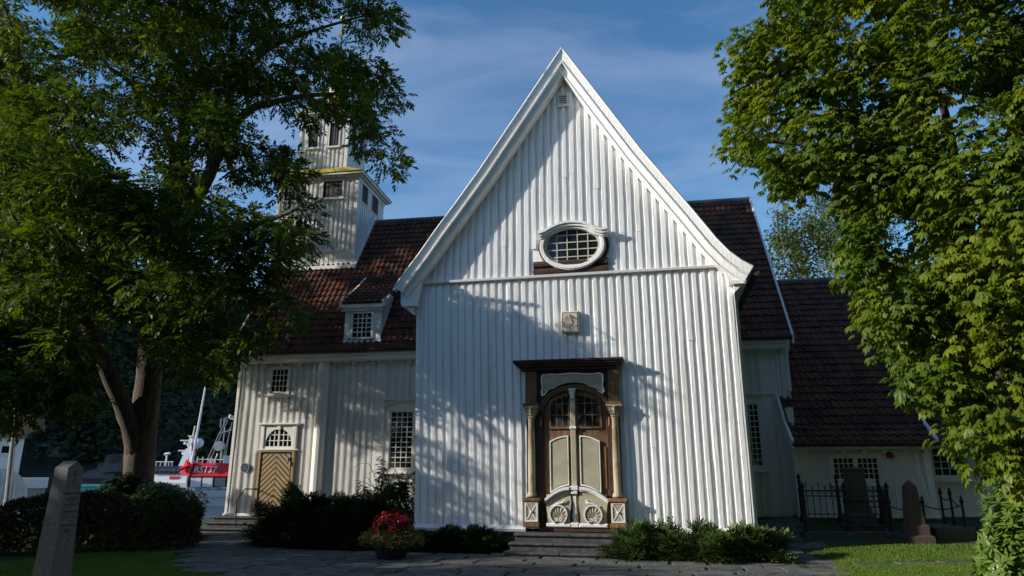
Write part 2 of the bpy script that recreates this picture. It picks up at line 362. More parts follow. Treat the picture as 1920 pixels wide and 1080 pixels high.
# ------------------------------------------------------------------ the church
church = thing('church', 'white timber church with steep board and batten gable and red tiled roofs', 'church', (1.2, 15.8, 0), -11.9)
def battens(mb, items, v, w=.13, d=.045):
    """items: (u bottom, z bottom, u top, z top)"""
    todo = []
    for (ub, zb, ut, zt) in items:      # some boards are pieced: a butt joint part way up
        if zt - zb > 2.2 and random.random() < .4:
            t = random.uniform(.25, .8); um, zm_ = ub + (ut-ub)*t, zb + (zt-zb)*t
            todo += [(ub, zb, um, zm_-.004), (um, zm_+.004, ut, zt)]
        else: todo.append((ub, zb, ut, zt))
    for (ub, zb, ut, zt) in todo:
        if zt - zb < .08: continue
        ww = w*random.uniform(.9, 1.12)/2; e = random.uniform(-.008, .008); dd = d*random.uniform(.85, 1.15); k = .016
        vs = []; ns = 6
        for q in range(ns):
            t = q/(ns-1); u = ub + (ut-ub)*t + e + (random.uniform(-.005, .005)); z = zb + (zt-zb)*t; dv = random.uniform(-.004, .004)
            vs += [(u-ww, v, z), (u-ww+k, v-dd-dv, z), (u+ww-k, v-dd-dv+.003, z), (u+ww, v, z)]
        fs = []
        for q in range(ns-1):
            for i in range(3): fs.append((q*4+i, q*4+i+1, q*4+5+i, q*4+4+i))
        fs += [(0, 1, 2, 3), tuple((ns-1)*4+i for i in (3, 2, 1, 0))]
        mb.add(vs, fs)
def bars(mb, u0, u1, z0, z1, nx, ny, v0, v1, t=.022, inside=None):
    for i in range(1, nx):
        u = u0 + (u1-u0)*i/nx; a, b = (z0, z1) if inside is None else inside(u)
        if b > a: mb.box(u-t/2, u+t/2, v0, v1, a, b)
    for k in range(1, ny):
        z = z0 + (z1-z0)*k/ny; a, b = u0, u1
        if inside is not None:
            us = [u0 + (u1-u0)*q/60 for q in range(61)]; ok = [q for q in us if inside(q)[0] <= z <= inside(q)[1]]
            if not ok: continue
            a, b = ok[0], ok[-1]
        mb.box(a, b, v0+.003, v1, z-t/2, z+t/2)
def window(fr, v, u0, u1, z0, z1, nx, ny, fw=.10, proud=.075, m='cream', sill=True, name='window', mull=0, parent=None):
    f = MB(fr); a, b, c, d = u0-fw, u1+fw, z0-fw, z1+fw
    f.ring([(a, c), (b, c), (b, d), (a, d)], [(u0, z0), (u1, z0), (u1, z1), (u0, z1)], v-proud, v)
    t = fw*.35
    f.ring([(u0, z0), (u1, z0), (u1, z1), (u0, z1)], [(u0+t, z0+t), (u1-t, z0+t), (u1-t, z1-t), (u0+t, z1-t)], v-proud+.03, v)
    step = (u1-u0)/(mull+1)
    for q in range(mull):
        uu = u0 + step*(q+1); f.bbox(uu-.06, uu+.06, v-proud+.012, v, z0, z1)
    if sill:
        f.bbox(a-.07, b+.07, v-proud-.07, v, c-.06, c)
    o = f.build(name, m, parent or church)
    p = MB(fr); p.add([(u0, v-.022, z0), (u1, v-.022, z0), (u1, v-.022, z1), (u0, v-.022, z1)], [(0, 1, 2, 3)]); p.build('pane', 'glass', o)
    br = MB(fr)
    for q in range(mull+1):
        e0 = u0 + step*q + (.06 if q else t); e1 = u0 + step*(q+1) - (.06 if q < mull else t)
        bars(br, e0, e1, z0+t, z1-t, nx, ny, v-.042, v-.02)
    br.build('glazing_bars', m, o)
    return o
def tiles(mb, fr, bl, br, tl, tr, tw=.195, th=.30, amp=.042, lift=.036):
    bl, br, tl, tr = [np.array(q, float) for q in (bl, br, tl, tr)]
    nu = max(1, round(np.linalg.norm(br-bl)/tw)); nr = max(1, round(np.linalg.norm(tl-bl)/th))
    nrm = np.cross(br-bl, tl-bl); nrm = nrm/np.linalg.norm(nrm)
    if nrm[2] < 0: nrm = -nrm
    prof = [(0, .15), (.12, .75), (.28, 1), (.46, .75), (.62, .2), (.8, 0), (1, .15)]
    for r in range(nr):
        t0, t1 = r/nr, (r+1)/nr*1.0
        a0, b0 = bl + (tl-bl)*t0, br + (tr-br)*t0; a1, b1 = bl + (tl-bl)*t1, br + (tr-br)*t1
        for c in range(nu):
            jit = random.uniform(-.010, .012); tn = random.random()
            sh = (a1-a0)*random.uniform(-.04, .04); vs = []
            for (x, h) in prof:
                s_ = (c + x)/nu; p = a0 + (b0-a0)*s_; q = a1 + (b1-a1)*s_
                vs += [tuple(p + nrm*(amp*h - .004)), tuple(p + sh + nrm*(amp*h + lift + jit)), tuple(q + nrm*(amp*h*.9 + .002))]
            k = len(prof); fs = []
            for i in range(k-1): fs += [(3*i, 3*i+3, 3*i+4, 3*i+1), (3*i+1, 3*i+4, 3*i+5, 3*i+2)]
            mb.add(vs, fs, tn)

# --- transept front: wall below the ledge
ZB, ZL = .47, 6.20
uL0, uL1 = F.U(778, 985), F.U(781, 540); uR0, uR1 = F.U(1413, 998), F.U(1371, 505)
wall = MB(F); wall.prism([(uL0, ZB), (uR0, ZB), (uR1, ZL), (uL1, ZL)], 0, .2)
NB = 39
def lerp(a, b, t): return a + (b-a)*t
its = []
PU0, PU1, PZ = F.U(983, 860), F.U(1172, 860), F.Z(1075, 690)
for i in range(NB+1):
    t = i/NB; ub, ut = lerp(uL0+.07, uR0-.07, t), lerp(uL1+.07, uR1-.07, t); zb = ZB
    if PU0 < ub < PU1:
        tt = (PZ-ZB)/(ZL-ZB); ub = lerp(ub, ut, tt); zb = PZ
    its.append((ub, zb, ut, ZL))
battens(wall, its, 0, w=.118, d=.042)
wall.box(uL0-.012, uL0+.04, -.03, .2, ZB, ZL); wall.box(uR0-.03, uR1+.02, -.03, .2, ZB, ZL)
wall.build('front_wall', 'white', church)
for side, uu in ((-1, uL0+.02), (1, uR1-.02)):
    sw = MB(F); sw.box(uu-.1, uu+.1, .2, 5.2, ZB, 6.4)
    for k in range(18):
        sw.box(uu+side*.1, uu+side*.14, .3+k*.27, .43+k*.27, ZB, 6.3)
    sw.build('side_wall', 'cream', church)
for a, b in ((uL0-.05, F.U(987, 990)), (F.U(1146, 990), uR0+.06)):
    sk = MB(F); sk.add([(a, -.10, ZB-.07), (b, -.10, ZB-.07), (b, -.13, ZB-.05), (a, -.13, ZB-.05), (a, -.13, ZB), (b, -.13, ZB), (b, -.09, ZB+.04), (a, -.09, ZB+.04), (a, -.02, ZB+.075), (b, -.02, ZB+.075), (a, .1, ZB-.07), (b, .1, ZB-.07), (a, .1, ZB+.075), (b, .1, ZB+.075)],
           [(0, 1, 3, 2)[::1], (2, 3, 5, 4), (4, 5, 6, 7), (7, 6, 9, 8), (0, 10, 11, 1), (8, 9, 13, 12), (0, 2, 4, 7, 8, 12, 10), (1, 11, 13, 9, 6, 5, 3)]); sk.build('skirting', 'white', church)
fd = MB(F); fd.box(uL0+.12, uR0-.06, .02, 5.2, -.3, ZB-.06); fd.build('foundation', 'foundation', church)

# --- rake boards, swept along the flared outline of the gable
VR = -.45
ol = [(738, 537), (760, 507), (785, 474), (815, 431), (850, 384), (897, 319), (975, 203)]
orr = [(1200, 276), (1300, 392), (1345, 446), (1370, 471), (1392, 487), (1413, 498)]
path = [F.p(*q, VR) for q in ol] + [F.p(1053, 87, VR)] + [F.p(*q, VR) for q in orr]
prof = [(0.0, .10), (0.0, -.45), (.025, -.47), (.05, -.44), (.20, -.40), (.215, -.43), (.24, -.43), (.25, -.33), (.365, -.30), (.38, -.33), (.40, -.32), (.405, -.02)]
rk = MB(F); offs = [miter(path, n) for n, _ in prof]; vs = []; fs = []; npth = len(path)
for k, (n, vv) in enumerate(prof): vs += [(u, vv, z) for u, z in offs[k]]
for k in range(len(prof)-1):
    for i in range(npth-1): fs.append((k*npth+i, k*npth+i+1, (k+1)*npth+i+1, (k+1)*npth+i))
fs += [tuple(k*npth for k in range(len(prof))), tuple(k*npth+npth-1 for k in reversed(range(len(prof))))]
rk.add(vs, fs)
inner = miter(path, .36); INU = [p[0] for p in inner]; INZ = [p[1] for p in inner]
rk.build('rake_board', 'white', church)
# little lightning rod at the peak
pk = MB(F); au, az_ = path[7]; pk.tube([(au, -.3, az_-.02), (au, -.3, az_+.26)], .008, 5); pk.build('peak_rod', 'greymetal', church)
# transept roof
rf = MB(F); rp = miter(path, .03); o2 = miter(path, .12)
rf.ring(rp, o2, .10, 9.0, closed=False); rf.build('transept_roof', 'tilewood', church)
# boxed eave ends (returns) and soffits
for (e, wu, sg) in ((path[0], uL1, -1), (path[-1], uR1, 1)):
    zb = F.Z(760, 572, -.35) if sg < 0 else F.Z(1385, 529, -.35)
    zt = e[1] - .05; ex = e[0] - sg*.16
    bx = MB(F); bx.prism([(wu - sg*.10, zb), (ex, zb), (ex + sg*.03, zb+.07), (ex + sg*.03, zt), (wu - sg*.25, zt+.38)] if sg > 0 else
                          [(ex, zb), (wu - sg*.10, zb), (wu - sg*.25, zt+.38), (ex + sg*.03, zt), (ex + sg*.03, zb+.07)], -.27, 5.0)
    bx.box(min(wu-sg*.12, ex-sg*.02), max(wu-sg*.12, ex-sg*.02), -.31, -.272, zb-.02, zb+.06)
    bx.build('eave_box', 'white', church)
    br = MB(F); br.add([(wu, -.24, zb), (ex - sg*.06, -.24, zb), (wu, -.24, zb-.20), (wu, -.04, zb), (ex - sg*.06, -.04, zb), (wu, -.04, zb-.20)], [(0, 1, 2), (3, 5, 4), (0, 3, 4, 1), (1, 4, 5, 2), (2, 5, 3, 0)]); br.build('eave_bracket', 'white', church)
    gt = MB(F); gt.tube([(e[0]+sg*.05, -.38, e[1]-.14), (e[0]+sg*.05, 5, e[1]-.14)], .07, 8); gt.build('gutter', 'darkwood', church)
# --- gable field above the ledge
gf = MB(F)
gi = [(u, z) for u, z in zip(INU, INZ) if z > ZL]
gf.prism([(uL1+.06, ZL-.02)] + [(max(u, uL1+.02), z) for u, z in gi] + [(uR1-.06, ZL-.02)], .005, .2)
OV = F.p(1074, 463); OA = (F.U(1135, 463) - F.U(1013, 463))/2; OB = (F.Z(1074, 418) - F.Z(1074, 509))/2
NG = 38
its = []
PB0, PB1, PBT = F.U(1001, 505), F.U(1141, 505), F.Z(1071, 487)
for i in range(NG+1):
    t = i/NG; ub = lerp(uL1+.10, uR1-.10, t); zt = np.interp(ub, INU, INZ) + .02; zb = ZL
    if PB0 < ub < PB1:
        zb = max(PBT, OV[1] + OB*math.sqrt(max(0, 1 - ((ub-OV[0])/(OA*1.03))**2)))
    its.append((ub, zb, ub + .0, zt))
battens(gf, its, 0, w=.12, d=.042)
gf.build('gable_field', 'white', church)
ld = MB(F); lu0, lu1 = F.U(790, 531), F.U(1358, 496)
zl0 = ZL+.01
ld.add([(lu0, .0, zl0), (lu1, .0, zl0), (lu1, -.12, zl0+.0), (lu0, -.12, zl0+.0), (lu0, -.135, zl0+.05), (lu1, -.135, zl0+.05), (lu1, .0, zl0+.10), (lu0, .0, zl0+.10)],
       [(3, 2, 1, 0), (3, 4, 5, 2), (4, 7, 6, 5), (0, 7, 4, 3), (1, 2, 5, 6)])
ld.build('ledge', 'white', church)
# vent
vu, vz = F.p(1056, 189)
vt = MB(F); vt.ring([(vu-.13, vz-.17), (vu+.13, vz-.17), (vu+.13, vz+.17), (vu-.13, vz+.17)], [(vu-.105, vz-.14), (vu+.105, vz-.14), (vu+.105, vz+.14), (vu-.105, vz+.14)], -.07, 0); vt.box(vu-.15, vu+.15, -.10, 0, vz-.20, vz-.17)
vo = vt.build('vent', 'white', church)
d_ = MB(F); d_.box(vu-.105, vu+.105, -.05, -.047, vz-.14, vz+.14); d_.build('vent_opening', 'black', vo)
l_ = MB(F)
for k in range(5):
    z = vz-.11 + k*.055; l_.add([(vu-.105, -.068, z-.012), (vu+.105, -.068, z-.012), (vu+.105, -.052, z+.018), (vu-.105, -.052, z+.018)], [(0, 1, 2, 3)])
l_.build('vent_louvre', 'white', vo)
# little hooks on the gable
# oval window
cu, cz = OV
pn = MB(F)
for k, (za, zb) in enumerate(((ZL+.06, ZL+.24), (ZL+.24, ZL+.42))):
    pn.tube([(PB0, -.02, (za+zb)/2), (PB0+(PB1-PB0)*.5, -.025, (za+zb)/2+.01), (PB1, -.02, (za+zb)/2)], .10, 10)
pn.prism(ell(cu+.02, cz, OA*1.08, OB*1.03), -.05, .0)
pn.build('window_backing', 'darkwood', church)
ow = MB(F)
ow.ring(ell(cu, cz, OA, OB, 48), ell(cu, cz, OA*.86, OB*.82, 48), -.16, 0)
ow.ring(ell(cu, cz, OA*.97, OB*.96, 48), ell(cu, cz, OA*.89, OB*.86, 48), -.185, -.15)
ov_ = ow.build('oval_window', 'white', church)
iw = MB(F); iw.ring(ell(cu, cz, OA*.86, OB*.82, 48), ell(cu, cz, OA*.78, OB*.73, 48), -.11, 0); ia, ib = OA*.79, OB*.74
bars(iw, cu-ia, cu+ia, cz-ib, cz+ib, 5, 5, -.10, -.07, .024, inside=lambda u: (cz - ib*math.sqrt(max(0, 1-((u-cu)/ia)**2)), cz + ib*math.sqrt(max(0, 1-((u-cu)/ia)**2))))
iw.build('glazing_bars', 'sun_stone', ov_)
pp = MB(F); pp.prism(ell(cu, cz, ia, ib, 40), -.075, -.07); pp.build('pane', 'glass', ov_)
hd = MB(F); a1 = 2.45; a0 = math.pi-2.45
arc = [F.p(px, py, -.2) for px, py in ((1009, 437), (1020, 433), (1030, 427), (1045, 420), (1060, 416), (1075, 415), (1090, 416), (1105, 420), (1118, 427), (1127, 429), (1138, 427))]
for n0, n1, vv in ((0, .06, -.30), (.058, .12, -.26), (.118, .17, -.21)):
    hd.ring(miter(arc, n0), miter(arc, n1), vv, -.02, closed=False)
for px in (1014, 1133):
    u_, z_ = F.p(px, 440, -.2); hd.prism([(u_-.05, z_+.02), (u_+.05, z_+.02), (u_+.08, z_+.10), (u_-.08, z_+.10)], -.23, -.02)
hd.build('window_hood', 'white', church)
# sundial
a, b = F.p(1054, 626), F.p(1086, 585)
sdl = MB(F); sdl.bbox(a[0], b[0], -.15, -.045, a[1], b[1], .02); so_ = sdl.build('sundial', 'sun_stone', church)
lu = MB(F); mu = (a[0]+b[0])/2; mz = b[1]-.09
for k in range(9):
    g = math.radians(-160 + 140*k/8); e = np.array([mu + .3*math.cos(g), mz + .36*math.sin(g)]); e[0] = np.clip(e[0], a[0]+.04, b[0]-.04); s0 = np.array([mu + .07*math.cos(g), mz+.07*math.sin(g)])
    e[1] = max(e[1], a[1]+.05); t = e-s0; t = t/np.linalg.norm(t); nn = np.array([-t[1], t[0]])*.004
    lu.add([(s0[0]-nn[0], -.153, s0[1]-nn[1]), (e[0]-nn[0], -.153, e[1]-nn[1]), (e[0]+nn[0], -.153, e[1]+nn[1]), (s0[0]+nn[0], -.153, s0[1]+nn[1])], [(0, 1, 2, 3)])
lu.ring([(a[0]+.03, a[1]+.035), (b[0]-.03, a[1]+.035), (b[0]-.03, b[1]-.035), (a[0]+.03, b[1]-.035)], [(a[0]+.04, a[1]+.045), (b[0]-.04, a[1]+.045), (b[0]-.04, b[1]-.045), (a[0]+.04, b[1]-.045)], -.153, -.149)
lu.build('hour_line', 'line', so_)
gn = MB(F); gn.tube([(mu, -.15, mz), (mu+.12, -.42, mz-.27)], .012, 6); gn.tube([(mu+.12, -.42, mz-.27), (mu-.02, -.15, mz-.30)], .008, 6); gn.build('gnomon', 'iron', so_)

# --- portal
def fu(px): return F.U(px, 860)
def fz(py): return F.Z(1077, py)
Zs = fz(988)
pt = MB(F)
du0, du1 = fu(1016), fu(1140); dcu = (fu(1020)+fu(1143))/2 ; DZ = fz(768); DH = fz(731) - DZ; DA = (fu(1138)-fu(1018))/2
o_l, o_r = fu(989), fu(1165)
ztop = fz(692)
# backing frame with arched opening: two jambs and the spandrel
arcp = [(dcu + DA*math.cos(math.pi*(1-i/24)), DZ + DH*math.sin(math.pi*i/24)) for i in range(25)]
pt.ring([(o_l + (o_r-o_l)*i/24, ztop) for i in range(25)], arcp, -.09, .0, closed=False)
pt.prism([(o_l, Zs), (dcu-DA, Zs), (dcu-DA, DZ), (o_l, DZ+.0)], -.09, 0); pt.prism([(dcu+DA, Zs), (o_r, Zs), (o_r, DZ), (dcu+DA, DZ)], -.09, 0)
pt.prism([(o_l, DZ), (dcu-DA, DZ), (o_l, ztop)], -.089, -.001); pt.prism([(dcu+DA, DZ), (o_r, DZ), (o_r, ztop)], -.089, -.001)
portal = pt.build('portal', 'darkwood', church)
# arch moulding
am = MB(F)
AO = lambda k: [(dcu + (DA+k)*math.cos(math.pi*(1-i/28)), DZ-.06 + (DH+.06+k)*math.sin(math.pi*i/28)) for i in range(29)]
am.ring(AO(.10), AO(.055), -.14, -.085, closed=False); am.ring(AO(.057), AO(.0), -.12, -.085, closed=False); am.build('arch_moulding', 'wood', portal)
# cornice
cl, c_r = fu(968), fu(1177); ct = fz(679)
cn = MB(F)
for (e, vv, z0, z1) in ((0, -.40, ct-.035, ct+.012), (.03, -.36, ct-.08, ct-.033), (.10, -.31, ct-.13, ct-.078), (.16, -.24, ct-.19, ct-.128)):
    cn.bbox(cl+e, c_r-e, vv, 0, z0, z1, .012)
cn.build('cornice', 'darkwood', portal)
cf = MB(F); cf.box(cl-.01, c_r+.01, -.41, 0, ct+.013, ct+.022); cf.build('cornice_flashing', 'lead', portal)
for k, (pl, pr) in enumerate(((988, 1010), (1146, 1167))):
    a, b = fu(pl), fu(pr); m_ = (a+b)/2
    pb = MB(F); pb.bbox(a, b, -.17, -.11, fz(757), fz(694)); pb.bbox(a-.05, b+.05, -.23, -.11, fz(762), fz(756)); pb.build('pilaster_block', 'wood', portal)
    z0, z1 = fz(932), fz(785); vc = -.135; H = z1-z0
    cs = MB(F); cs.lathe(m_, vc, [(.10, z0), (.115, z0+.02), (.115, z0+.05), (.095, z0+.07), (.10, z0+.09), (.08, z0+.11), (.083, z0+.4*H), (.07, z1-.03), (.08, z1-.02), (.08, z1)], 16); cs.build('column', 'ochre', portal, smooth=True)
    cp = MB(F); zc = z1; zt = fz(762); h = zt-zc
    cp.lathe(m_, vc, [(.07, zc), (.10, zc+.10*h), (.085, zc+.22*h), (.12, zc+.34*h), (.10, zc+.44*h), (.14, zc+.62*h), (.115, zc+.70*h), (.165, zc+.88*h), (.15, zc+.9*h)], 12)
    for q in range(8):
        g = 2*math.pi*q/8; cp.tube([(m_+.09*math.cos(g), vc+.09*math.sin(g), zc+.3*h), (m_+.13*math.cos(g), vc+.13*math.sin(g), zc+.6*h), (m_+.16*math.cos(g), vc+.15*math.sin(g), zc+.84*h)], [.012, .022, .012], 6)
    cp.box(m_-.18, m_+.18, vc-.15, -.10, zc+.9*h, zt); cp.build('capital', 'ochre', portal)
    pz0, pz1 = fz(986), fz(940)
    pd = MB(F); pd.bbox(m_-.15, m_+.15, -.235, -.10, pz0+.07, pz1, .012); pd.build('pedestal', 'olive', portal)
    px_ = MB(F); A = [(m_-.145, pz0+.09), (m_+.145, pz0+.09), (m_+.145, pz1-.01), (m_-.145, pz1-.01)]; B = [(m_-.115, pz0+.12), (m_+.115, pz0+.12), (m_+.115, pz1-.04), (m_-.115, pz1-.04)]
    px_.ring(A, B, -.25, -.23)
    for s_ in (1, -1):
        px_.add([(m_-s_*.115-.012, -.247, pz0+.12), (m_-s_*.115+.012, -.247, pz0+.12), (m_+s_*.115+.012, -.247, pz1-.04), (m_+s_*.115-.012, -.247, pz1-.04)], [(0, 1, 2, 3)])
    px_.lathe(m_, -.243, [(.03, (pz0+pz1)/2+.02), (.03, (pz0+pz1)/2+.06)], 8)
    px_.build('pedestal_cross', 'trim', portal)
    for (q_, z0_, z1_) in ((.20, pz1, pz1+.075), (.18, pz0-.02, pz0+.07)):
        bs = MB(F); bs.bbox(m_-q_, m_+q_, -.09-q_, -.10, z0_, z1_); bs.build('pedestal_moulding', 'rawwood' if k else 'wood', portal)
# scroll panel over the arch
pts = [(1014, 704), (1017, 700), (1030, 699), (1045, 700), (1054, 699), (1075, 698), (1095, 700), (1112, 701), (1126, 699), (1133, 702), (1134, 712), (1132, 722), (1135, 734), (1131, 739), (1124, 735), (1118, 727), (1108, 725), (1095, 718), (1080, 716), (1062, 717), (1050, 720), (1040, 726), (1028, 729), (1022, 738), (1015, 741), (1013, 733), (1016, 724), (1014, 714)]
pp_ = [(fu(x+4), fz(y+2)) for x, y in pts][::-1]; cc = np.mean(pp_, axis=0)
spn = MB(F); spn.prism(pp_, -.12, -.085); spn.build('scroll_panel', 'olive', portal)
spt = MB(F); spt.ring(pp_, [tuple(cc + (np.array(p)-cc)*np.array([.955, .86])) for p in pp_], -.145, -.09); spt.build('scroll_border', 'trim', portal)
# double door
dz0 = fz(988)
cpx = 1077; cuu = fu(cpx)
for k, (a, b) in enumerate(((fu(1022), cuu-.005), (cuu+.005, fu(1141)))):
    leaf = MB(F)
    def topz(u): return DZ-.03 + (DH+.01)*math.sqrt(max(0, 1-((u-dcu)/(DA+.005))**2))
    us = [a + (b-a)*i/16 for i in range(17)]
    leaf.prism([(a, dz0), (b, dz0)] + [(u, max(dz0+.5, topz(u))) for u in reversed(us)], -.045, -.002)
    dr = leaf.build('door', 'wood', church)
    # glazing
    g0, g1 = a + (.16 if k == 0 else .10), b - (.10 if k == 0 else .16); gz0 = fz(800)
    gt_ = lambda u: topz(u) - .12
    gp = MB(F); gu = [g0 + (g1-g0)*i/14 for i in range(15)]
    gp.prism([(g0, gz0), (g1, gz0)] + [(u, max(gz0+.02, gt_(u))) for u in reversed(gu)], -.052, -.0455); gp.build('pane', 'glass', dr)
    gb = MB(F); bars(gb, g0, g1, gz0, fz(736), 3, 3, -.078, -.053, .026, inside=lambda u: (gz0, gt_(u)))
    gb.ring([(g0-.05, gz0-.05), (g1+.05, gz0-.05)] + [(u + (.05 if u > dcu else -.05)*abs(u-dcu)/DA, max(gz0+.02, gt_(u)+.05)) for u in reversed(gu)], [(g0, gz0), (g1, gz0)] + [(u, max(gz0+.02, gt_(u))) for u in reversed(gu)], -.085, -.046)
    gb.build('glazing_bars', 'wood', dr)
    # upper panel
    if k == 0: p0, p1, hi, lo = fu(1032), fu(1067), 1, -1
    else: p0, p1, hi, lo = fu(1088), fu(1126), -1, 1
    zb, zt = fz(910), fz(817)
    def seg(u0, u1, z0, z1, rise, drop):
        L_ = []
        for i in range(13):
            t = i/12; x = t if hi > 0 else 1-t
            L_.append((u0 + (u1-u0)*t, z1 - drop*(1-x)**2))
        bot = []
        for i in range(13):
            t = 1-i/12; x = t if hi > 0 else 1-t
            bot.append((u0 + (u1-u0)*t, z0 - rise*(1-x)**1.6))
        return L_ + bot
    so0 = seg(p0, p1, zb, zt, .16, .12); ce = np.mean(so0, axis=0)
    sh = lambda s_: [tuple(ce + (np.array(p)-ce)*np.array([1-s_*1.5, 1-s_*.75])) for p in so0]
    up = MB(F); up.prism(sh(.05)[::-1], -.07, -.045); up.prism(sh(.13)[::-1], -.085, -.065); up.build('upper_panel', 'olive', dr)
    ub_ = MB(F); ub_.ring(so0[::-1], sh(.07)[::-1], -.105, -.045); ub_.build('panel_border', 'trim', dr)
    # swelling lower panel with arched hood and shell
    q0, q1 = (fu(1027), fu(1068)) if k == 0 else (fu(1087), fu(1134))
    lo_ = MB(F); zA, zB_ = fz(918), dz0 + .05; rows = []
    for i in range(9):
        t = i/8; z = zB_ + t*(zA-.10-zB_); bulge = .03*math.sin(math.pi*t*.9+.3); wv = .02*math.sin(math.pi*2*t)
        rows.append((q0 - (.015-wv)*1.0, q1 + (.015-wv), -.13-bulge*1.5, z))
    vs = []
    for (x0, x1, vv, z) in rows: vs += [(x0, -.045, z), (x0, vv, z), (x1, vv, z), (x1, -.045, z)]
    fs = []
    for i in range(8):
        for c in range(3): fs.append((i*4+c, i*4+c+1, i*4+5+c, i*4+4+c))
    fs.append((32, 33, 34, 35)); lo_.add(vs, fs)
    # arched top part
    top = [(q0 + (q1-q0)*i/12, zA-.20 + .22*(1 - (1-(i/12 if k == 0 else 1-i/12))**2)) for i in range(13)]
    lo_.prism([(q0, zA-.24), (q1, zA-.24)] + top[::-1], -.14, -.045); lo_.build('lower_panel', 'olive', dr)
    hp = MB(F); q_ = top if k == 0 else top
    ext = [(q_[0][0]-.05, q_[0][1]-.035)] + q_ + [(q_[-1][0]+.05, q_[-1][1]-(0 if k == 0 else .035))]
    if k == 0: ext = ext[:-1]
    else: ext = ext[1:]
    hp.ring([(u, z+.045) for u, z in ext], [(u, z-.02) for u, z in ext], -.23, -.045, closed=False); hp.ring([(u, z-.018) for u, z in ext], [(u, z-.05) for u, z in ext], -.19, -.045, closed=False); hp.build('panel_hood', 'trim', dr)
    # shell carving
    sc_u, sc_z = (q0+q1)/2, fz(972); R = .20
    shl = MB(F); out_, inn_ = [], []
    for i in range(33):
        g = math.radians(-62 + 304*i/32); out_.append((sc_u + R*math.cos(g), sc_z+.09 + R*1.02*math.sin(g))); inn_.append((sc_u + R*.86*math.cos(g), sc_z+.09 + R*.88*math.sin(g)))
    shl.ring(out_, inn_, -.215, -.12, closed=False)
    for s_ in (-1, 1):
        pts3 = []
        for i in range(16):
            g = math.radians(-90 + s_*0 + i*32)*s_; r = .042*(1-i/20); pts3.append((sc_u + s_*.045 + r*math.cos(g), -.20, sc_z-.02 + r*math.sin(g)))
        shl.tube(pts3, .011, 6)
    for i in range(6):
        g = math.radians(20 + 140*i/5); pts3 = [(sc_u + r*math.cos(g), -.165, sc_z+.02 + r*1.15*math.sin(g)) for r in (.06, .12, .19, .235)]
    lx = sc_u + (.05 if k == 0 else -.05)
    for s_ in ((1,) if k == 0 else (-1,)):
        shl.tube([(sc_u - s_*.16, -.19, sc_z+.26), (sc_u, -.20, sc_z+.315), (sc_u+s_*.10, -.20, sc_z+.335), (sc_u+s_*.16, -.19, sc_z+.40)], [.012, .02, .022, .010], 6)
        shl.tube([(sc_u+s_*.09, -.19, sc_z+.335), (sc_u+s_*.17, -.19, sc_z+.33)], [.018, .008], 6)
    shl.build('shell_carving', 'trim', dr)
    fl = MB(F)
    for i in range(9):
        g = math.radians(-28 + 236*i/8); e_ = (sc_u + .80*R*math.cos(g), sc_z+.09 + .82*R*math.sin(g)); b_ = (sc_u + .035*math.cos(g), sc_z+.025 + .03*math.sin(g))
        fl.tube([(b_[0], -.165, b_[1]), ((b_[0]+e_[0])/2, -.18, (b_[1]+e_[1])/2), (e_[0], -.165, e_[1])], [.010, .020, .026], 6)
    fl.build('shell_flute', 'olive', dr)
    kk = MB(F); kk.bbox(q0-.03, q1+.03, -.185, -.045, dz0+.0, dz0+.085, .02); kk.build('kick_rail', 'trim', dr)
    if k == 1:
        wp = MB(F); wp.box(fu(1131), fu(1137), -.062, -.044, fz(916), fz(838)); wp.build('worn_stile', 'rawwood', dr)
    hg = MB(F); hu = fu(1146) if k else fu(1018)
    for pz in (792, 970):
        hg = MB(F); hg.box(hu-.03, hu+.03, -.12, -.085, fz(pz)-.07, fz(pz)+.07); hg.tube([(hu, -.13, fz(pz)-.09), (hu, -.13, fz(pz)+.09)], .022, 8); hg.build('hinge', 'rawwood' if k else 'iron', dr)
ps = MB(F); a, b = fu(1072), fu(1082)
ps.bbox(a, b, -.115, -.045, dz0+.10, fz(735)); po = ps.build('door_post', 'olive', church)
mcu = (a+b)/2
for (hw, z0, z1, vv) in ((.085, fz(732)-.02, fz(732)+.03, -.18), (.065, fz(740), fz(732)-.018, -.16), (.05, fz(748), fz(740)-.002, -.14), (.075, fz(805), fz(800), -.14), (.085, fz(919), fz(911), -.21), (.07, fz(926), fz(919)-.002, -.19), (.08, dz0, dz0+.10, -.18)):
    pc = MB(F); pc.bbox(mcu-hw, mcu+hw, vv, -.046, z0, z1, .012); pc.build('post_collar', 'trim', po)
pc = MB(F); pc.box(mcu-.03, mcu+.03, -.13, -.114, dz0+.12, fz(930)); pc.build('post_inlay', 'trim', po)
th_ = MB(F); th_.box(fu(1012), fu(1146), -.14, .02, dz0-.09, dz0-.012); th_.build('threshold', 'darkwood', church)

# front steps (a thing of their own: loose stone blocks)
steps = thing('stone_steps', 'three dark slate steps before the carved double door', 'steps', F.w(.2, -.9, 0), -11.9)
su0, su1 = F.U(958, 1020, -.9), F.U(1166, 1020, -.9); gzb = 0.0; hT = ZB - .055
for k in range(3):
    zt = hT - k*.155; vf = -.62 - k*.30
    st = MB(F); x0, x1 = su0 - .05*k, su1 + .08*k
    xx = x0
    while xx < x1 - .1:
        w = min(x1-xx, random.uniform(.7, 1.2)); w = x1-xx if x1-xx-w < .35 else w
        st.bbox(xx, xx+w-.008, vf, (.0 if k == 0 else vf+.31), zt-.055, zt + random.uniform(-.004, .004), .018); xx += w
    st.box(x0+.02, x1-.02, vf+.05, (.0 if k == 0 else vf+.32), zt-.17, zt-.054)
    st.build('step', 'stepstone', steps)

